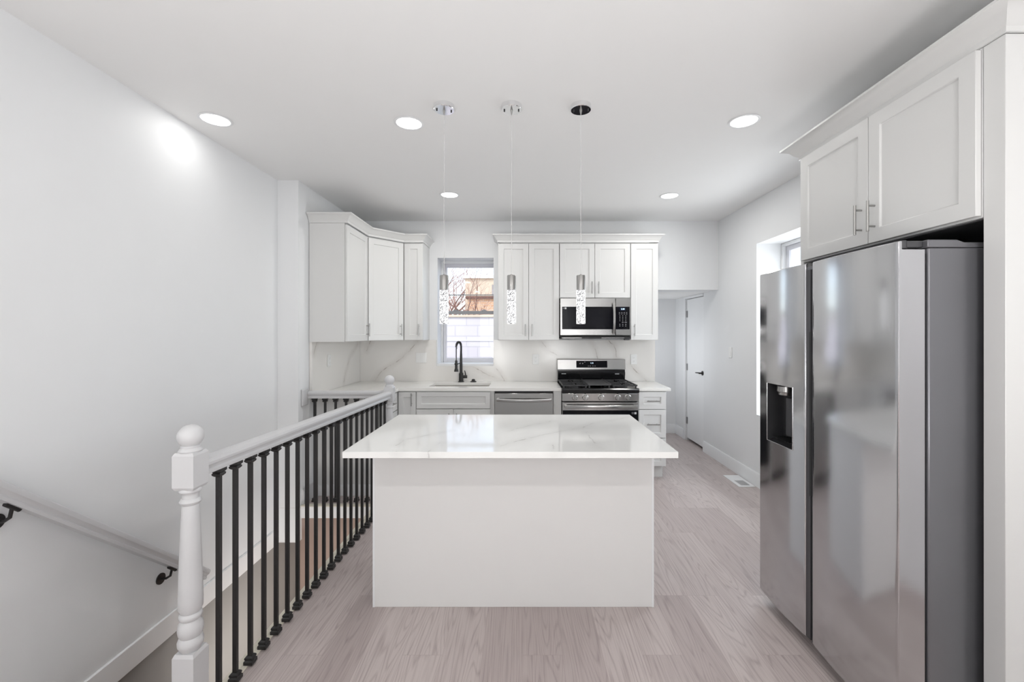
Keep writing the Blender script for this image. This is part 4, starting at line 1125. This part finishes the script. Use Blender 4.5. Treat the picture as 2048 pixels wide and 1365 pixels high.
for i in range(22):
    y = 1.741 + .0968 * i
    if y > BYY - .06: break
    p = rp(y); zs.append((p.x, y, p.z, .0065))
for i in range(7):
    zs.append((-1.805 + .091 * i, BYY, ZF, 0.0))
for x, y, zt, zb in zs:
    o = baluster(x, y, zt)
    for c in [c for c in bpy.data.objects if c.parent == o]:
        c.location = (0, 0, zt - .0005 if c.name.startswith('top_shoe') else zb + .0005)
# each bar reaches its own rail height: give it its own length by scaling z of the bar mesh copy
bars = [o for o in bpy.data.objects if o.name.startswith('baluster')]
for o, (x, y, zt, zb) in zip(sorted(bars, key=lambda q_: (q_.location.y, q_.location.x)), sorted(zs, key=lambda q_: (q_[1], q_[0]))):
    me = o.data.copy(); o.data = me
    for v_ in me.vertices:
        if v_.co.z > .5: v_.co.z = zt - .003
        else: v_.co.z = zb + .004

# wall handrail going down the stairs
def hz(y): return .858 + (y - 1.658) * (-.031 - .858) / (2.707 - 1.658)
hr = thing('wall_handrail', 'sloping grey-white handrail descending along the left wall', 'handrail', (-1.985, 2.1, hz(2.1)))
ya_, yb_ = 1.42, 2.712
part('rail', rail((-1.982, ya_, hz(ya_) - .030), (-1.982, yb_, hz(yb_) - .030), [(u * .88, v_ * .95) for u, v_ in railp]), M['rail'], hr, smooth=30)
for y in (1.700, 2.475):
    z = hz(y) - .030
    g = G()
    g.cyl((-2.0495, y, z - .062), (-2.043, y, z - .062), .030, 24)
    g.lathe([(0, 0)], 0, 0) if False else None
    g.tube([(-2.044, y, z - .062), (-2.015, y, z - .060), (-1.992, y, z - .045), (-1.983, y, z - .006)], .0065, 10)
    sl = (-.031 - .858) / (2.707 - 1.658)
    d = Vector((0, 1, sl)).normalized()
    c_ = Vector((-1.982, y, z - .004))
    g.tube([c_ - d * .032, c_ + d * .032], .009, 8)
    part('bracket', g, M['iron'], hr)
# stairs down (treads seen only from the side of the opening)
g = G(); n_ = 13; run, rise = .225, .2
prof = [(SY0 - .0, -.102)]
pts = [(SY0 + .001, -rise)]
for k in range(9):
    y = SY0 + .001 + run * k; z = -rise * (k + 1)
    pts += [(y, z), (y + run, z)]
pts = [pts[0]] + [p for p in pts[2:]]
last = pts[-1]
pts += [(last[0], last[1] - .25), (SY0 + .001, -rise - .25)]
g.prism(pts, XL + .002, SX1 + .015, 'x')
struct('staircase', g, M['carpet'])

# ------------------------------------------------------------------ outside the window
g = G().box(-14, 14, 5.35, 45, -.35, -.3); g.box(2.6, 14, -8, 5.35, -.35, -.3)
struct('ground', g, M['ground'])
bw_ = thing('block_wall', 'white painted concrete block wall outside the back window', 'wall', (-.4, 8.3, -.3))
part('wall', G().box(-4.0, 3.2, 8.2, 8.4, -.3, 1.76), M['block'], bw_)
part('ledge', G().box(-4.0, 3.2, 8.185, 8.199, 1.31, 1.33), M['sash'], bw_)
part('coping', G().box(-4.02, 3.22, 8.16, 8.44, 1.76, 1.80), M['pale'], bw_, bevel=.004)
hs = thing('brick_house', 'low tan brick building seen through the bare branches', 'house', (.6, 15.2, -.3))
part('wall', G().box(-1.85, 3.0, 14.8, 16.2, -.3, 2.62), M['brick'], hs)
part('roof', G().box(-1.92, 3.1, 14.7, 16.3, 2.62, 2.70), M['bark'], hs)
h2 = thing('stucco_house', 'cream stucco building with a white roof edge behind the bare tree', 'house', (.5, 18, -.3))
part('wall', G().box(-2.25, 3.0, 17.2, 19.5, -.3, 3.60), M['pale'], h2)
part('roof', G().box(-2.35, 3.1, 17.1, 19.6, 3.60, 3.72), M['trim'], h2)
part('window', G().box(-1.2, -.6, 17.16, 17.199, 2.85, 3.35), M['sashg'], h2)
def tree(name, label, x, y, h, seed, tw, spread=1.0, nb=7):
    rnd = random.Random(seed); bt, tg = G(), G()
    def grow(p, d, ln, r_, lv, q):
        pts = [p]; rr = [r_]; dd = d.copy()
        for k in range(5):
            dd = (dd + Vector((rnd.uniform(-.22, .22), rnd.uniform(-.22, .22), rnd.uniform(-.12, .2)))).normalized()
            pts.append(pts[-1] + dd * ln / 5); rr.append(r_ * (1 - .14 * (k + 1)))
        q.tube(pts, rr, 6 if lv < 2 else 4)
        if lv < 4:
            for k in range(nb if lv == 0 else (5 if lv < 3 else 4)):
                i_ = rnd.randint(1 if lv else 2, 5); a_ = rnd.uniform(0, 2 * PI)
                nd_ = (dd * .55 + Vector((math.cos(a_), math.sin(a_), rnd.uniform(-.15, .6))) * spread).normalized()
                grow(pts[i_], nd_, ln * rnd.uniform(.5, .75), rr[i_] * .60, lv + 1, bt if lv < 1 else tg)
    t_ = thing(name, label, 'tree', (x, y, -.3))
    grow(Vector((x, y, -.3)), Vector((0, 0, 1)), h, tw, 0, bt)
    part('trunk', bt, M['bark'], t_); part('twigs', tg, M['twig'], t_)
tree('bare_tree', 'bare branching tree just beyond the white block wall', -1.05, 10.0, 2.3, 11, .065, .6, 12)
tree('bare_tree', 'bare reddish twiggy tree at the left side of the window view', -3.7, 13.0, 2.5, 23, .08, .6, 15)
tree('bare_tree', 'bare reddish tree farthest back, rising behind the cream building', -3.9, 22.5, 4.6, 7, .13, .6, 13)
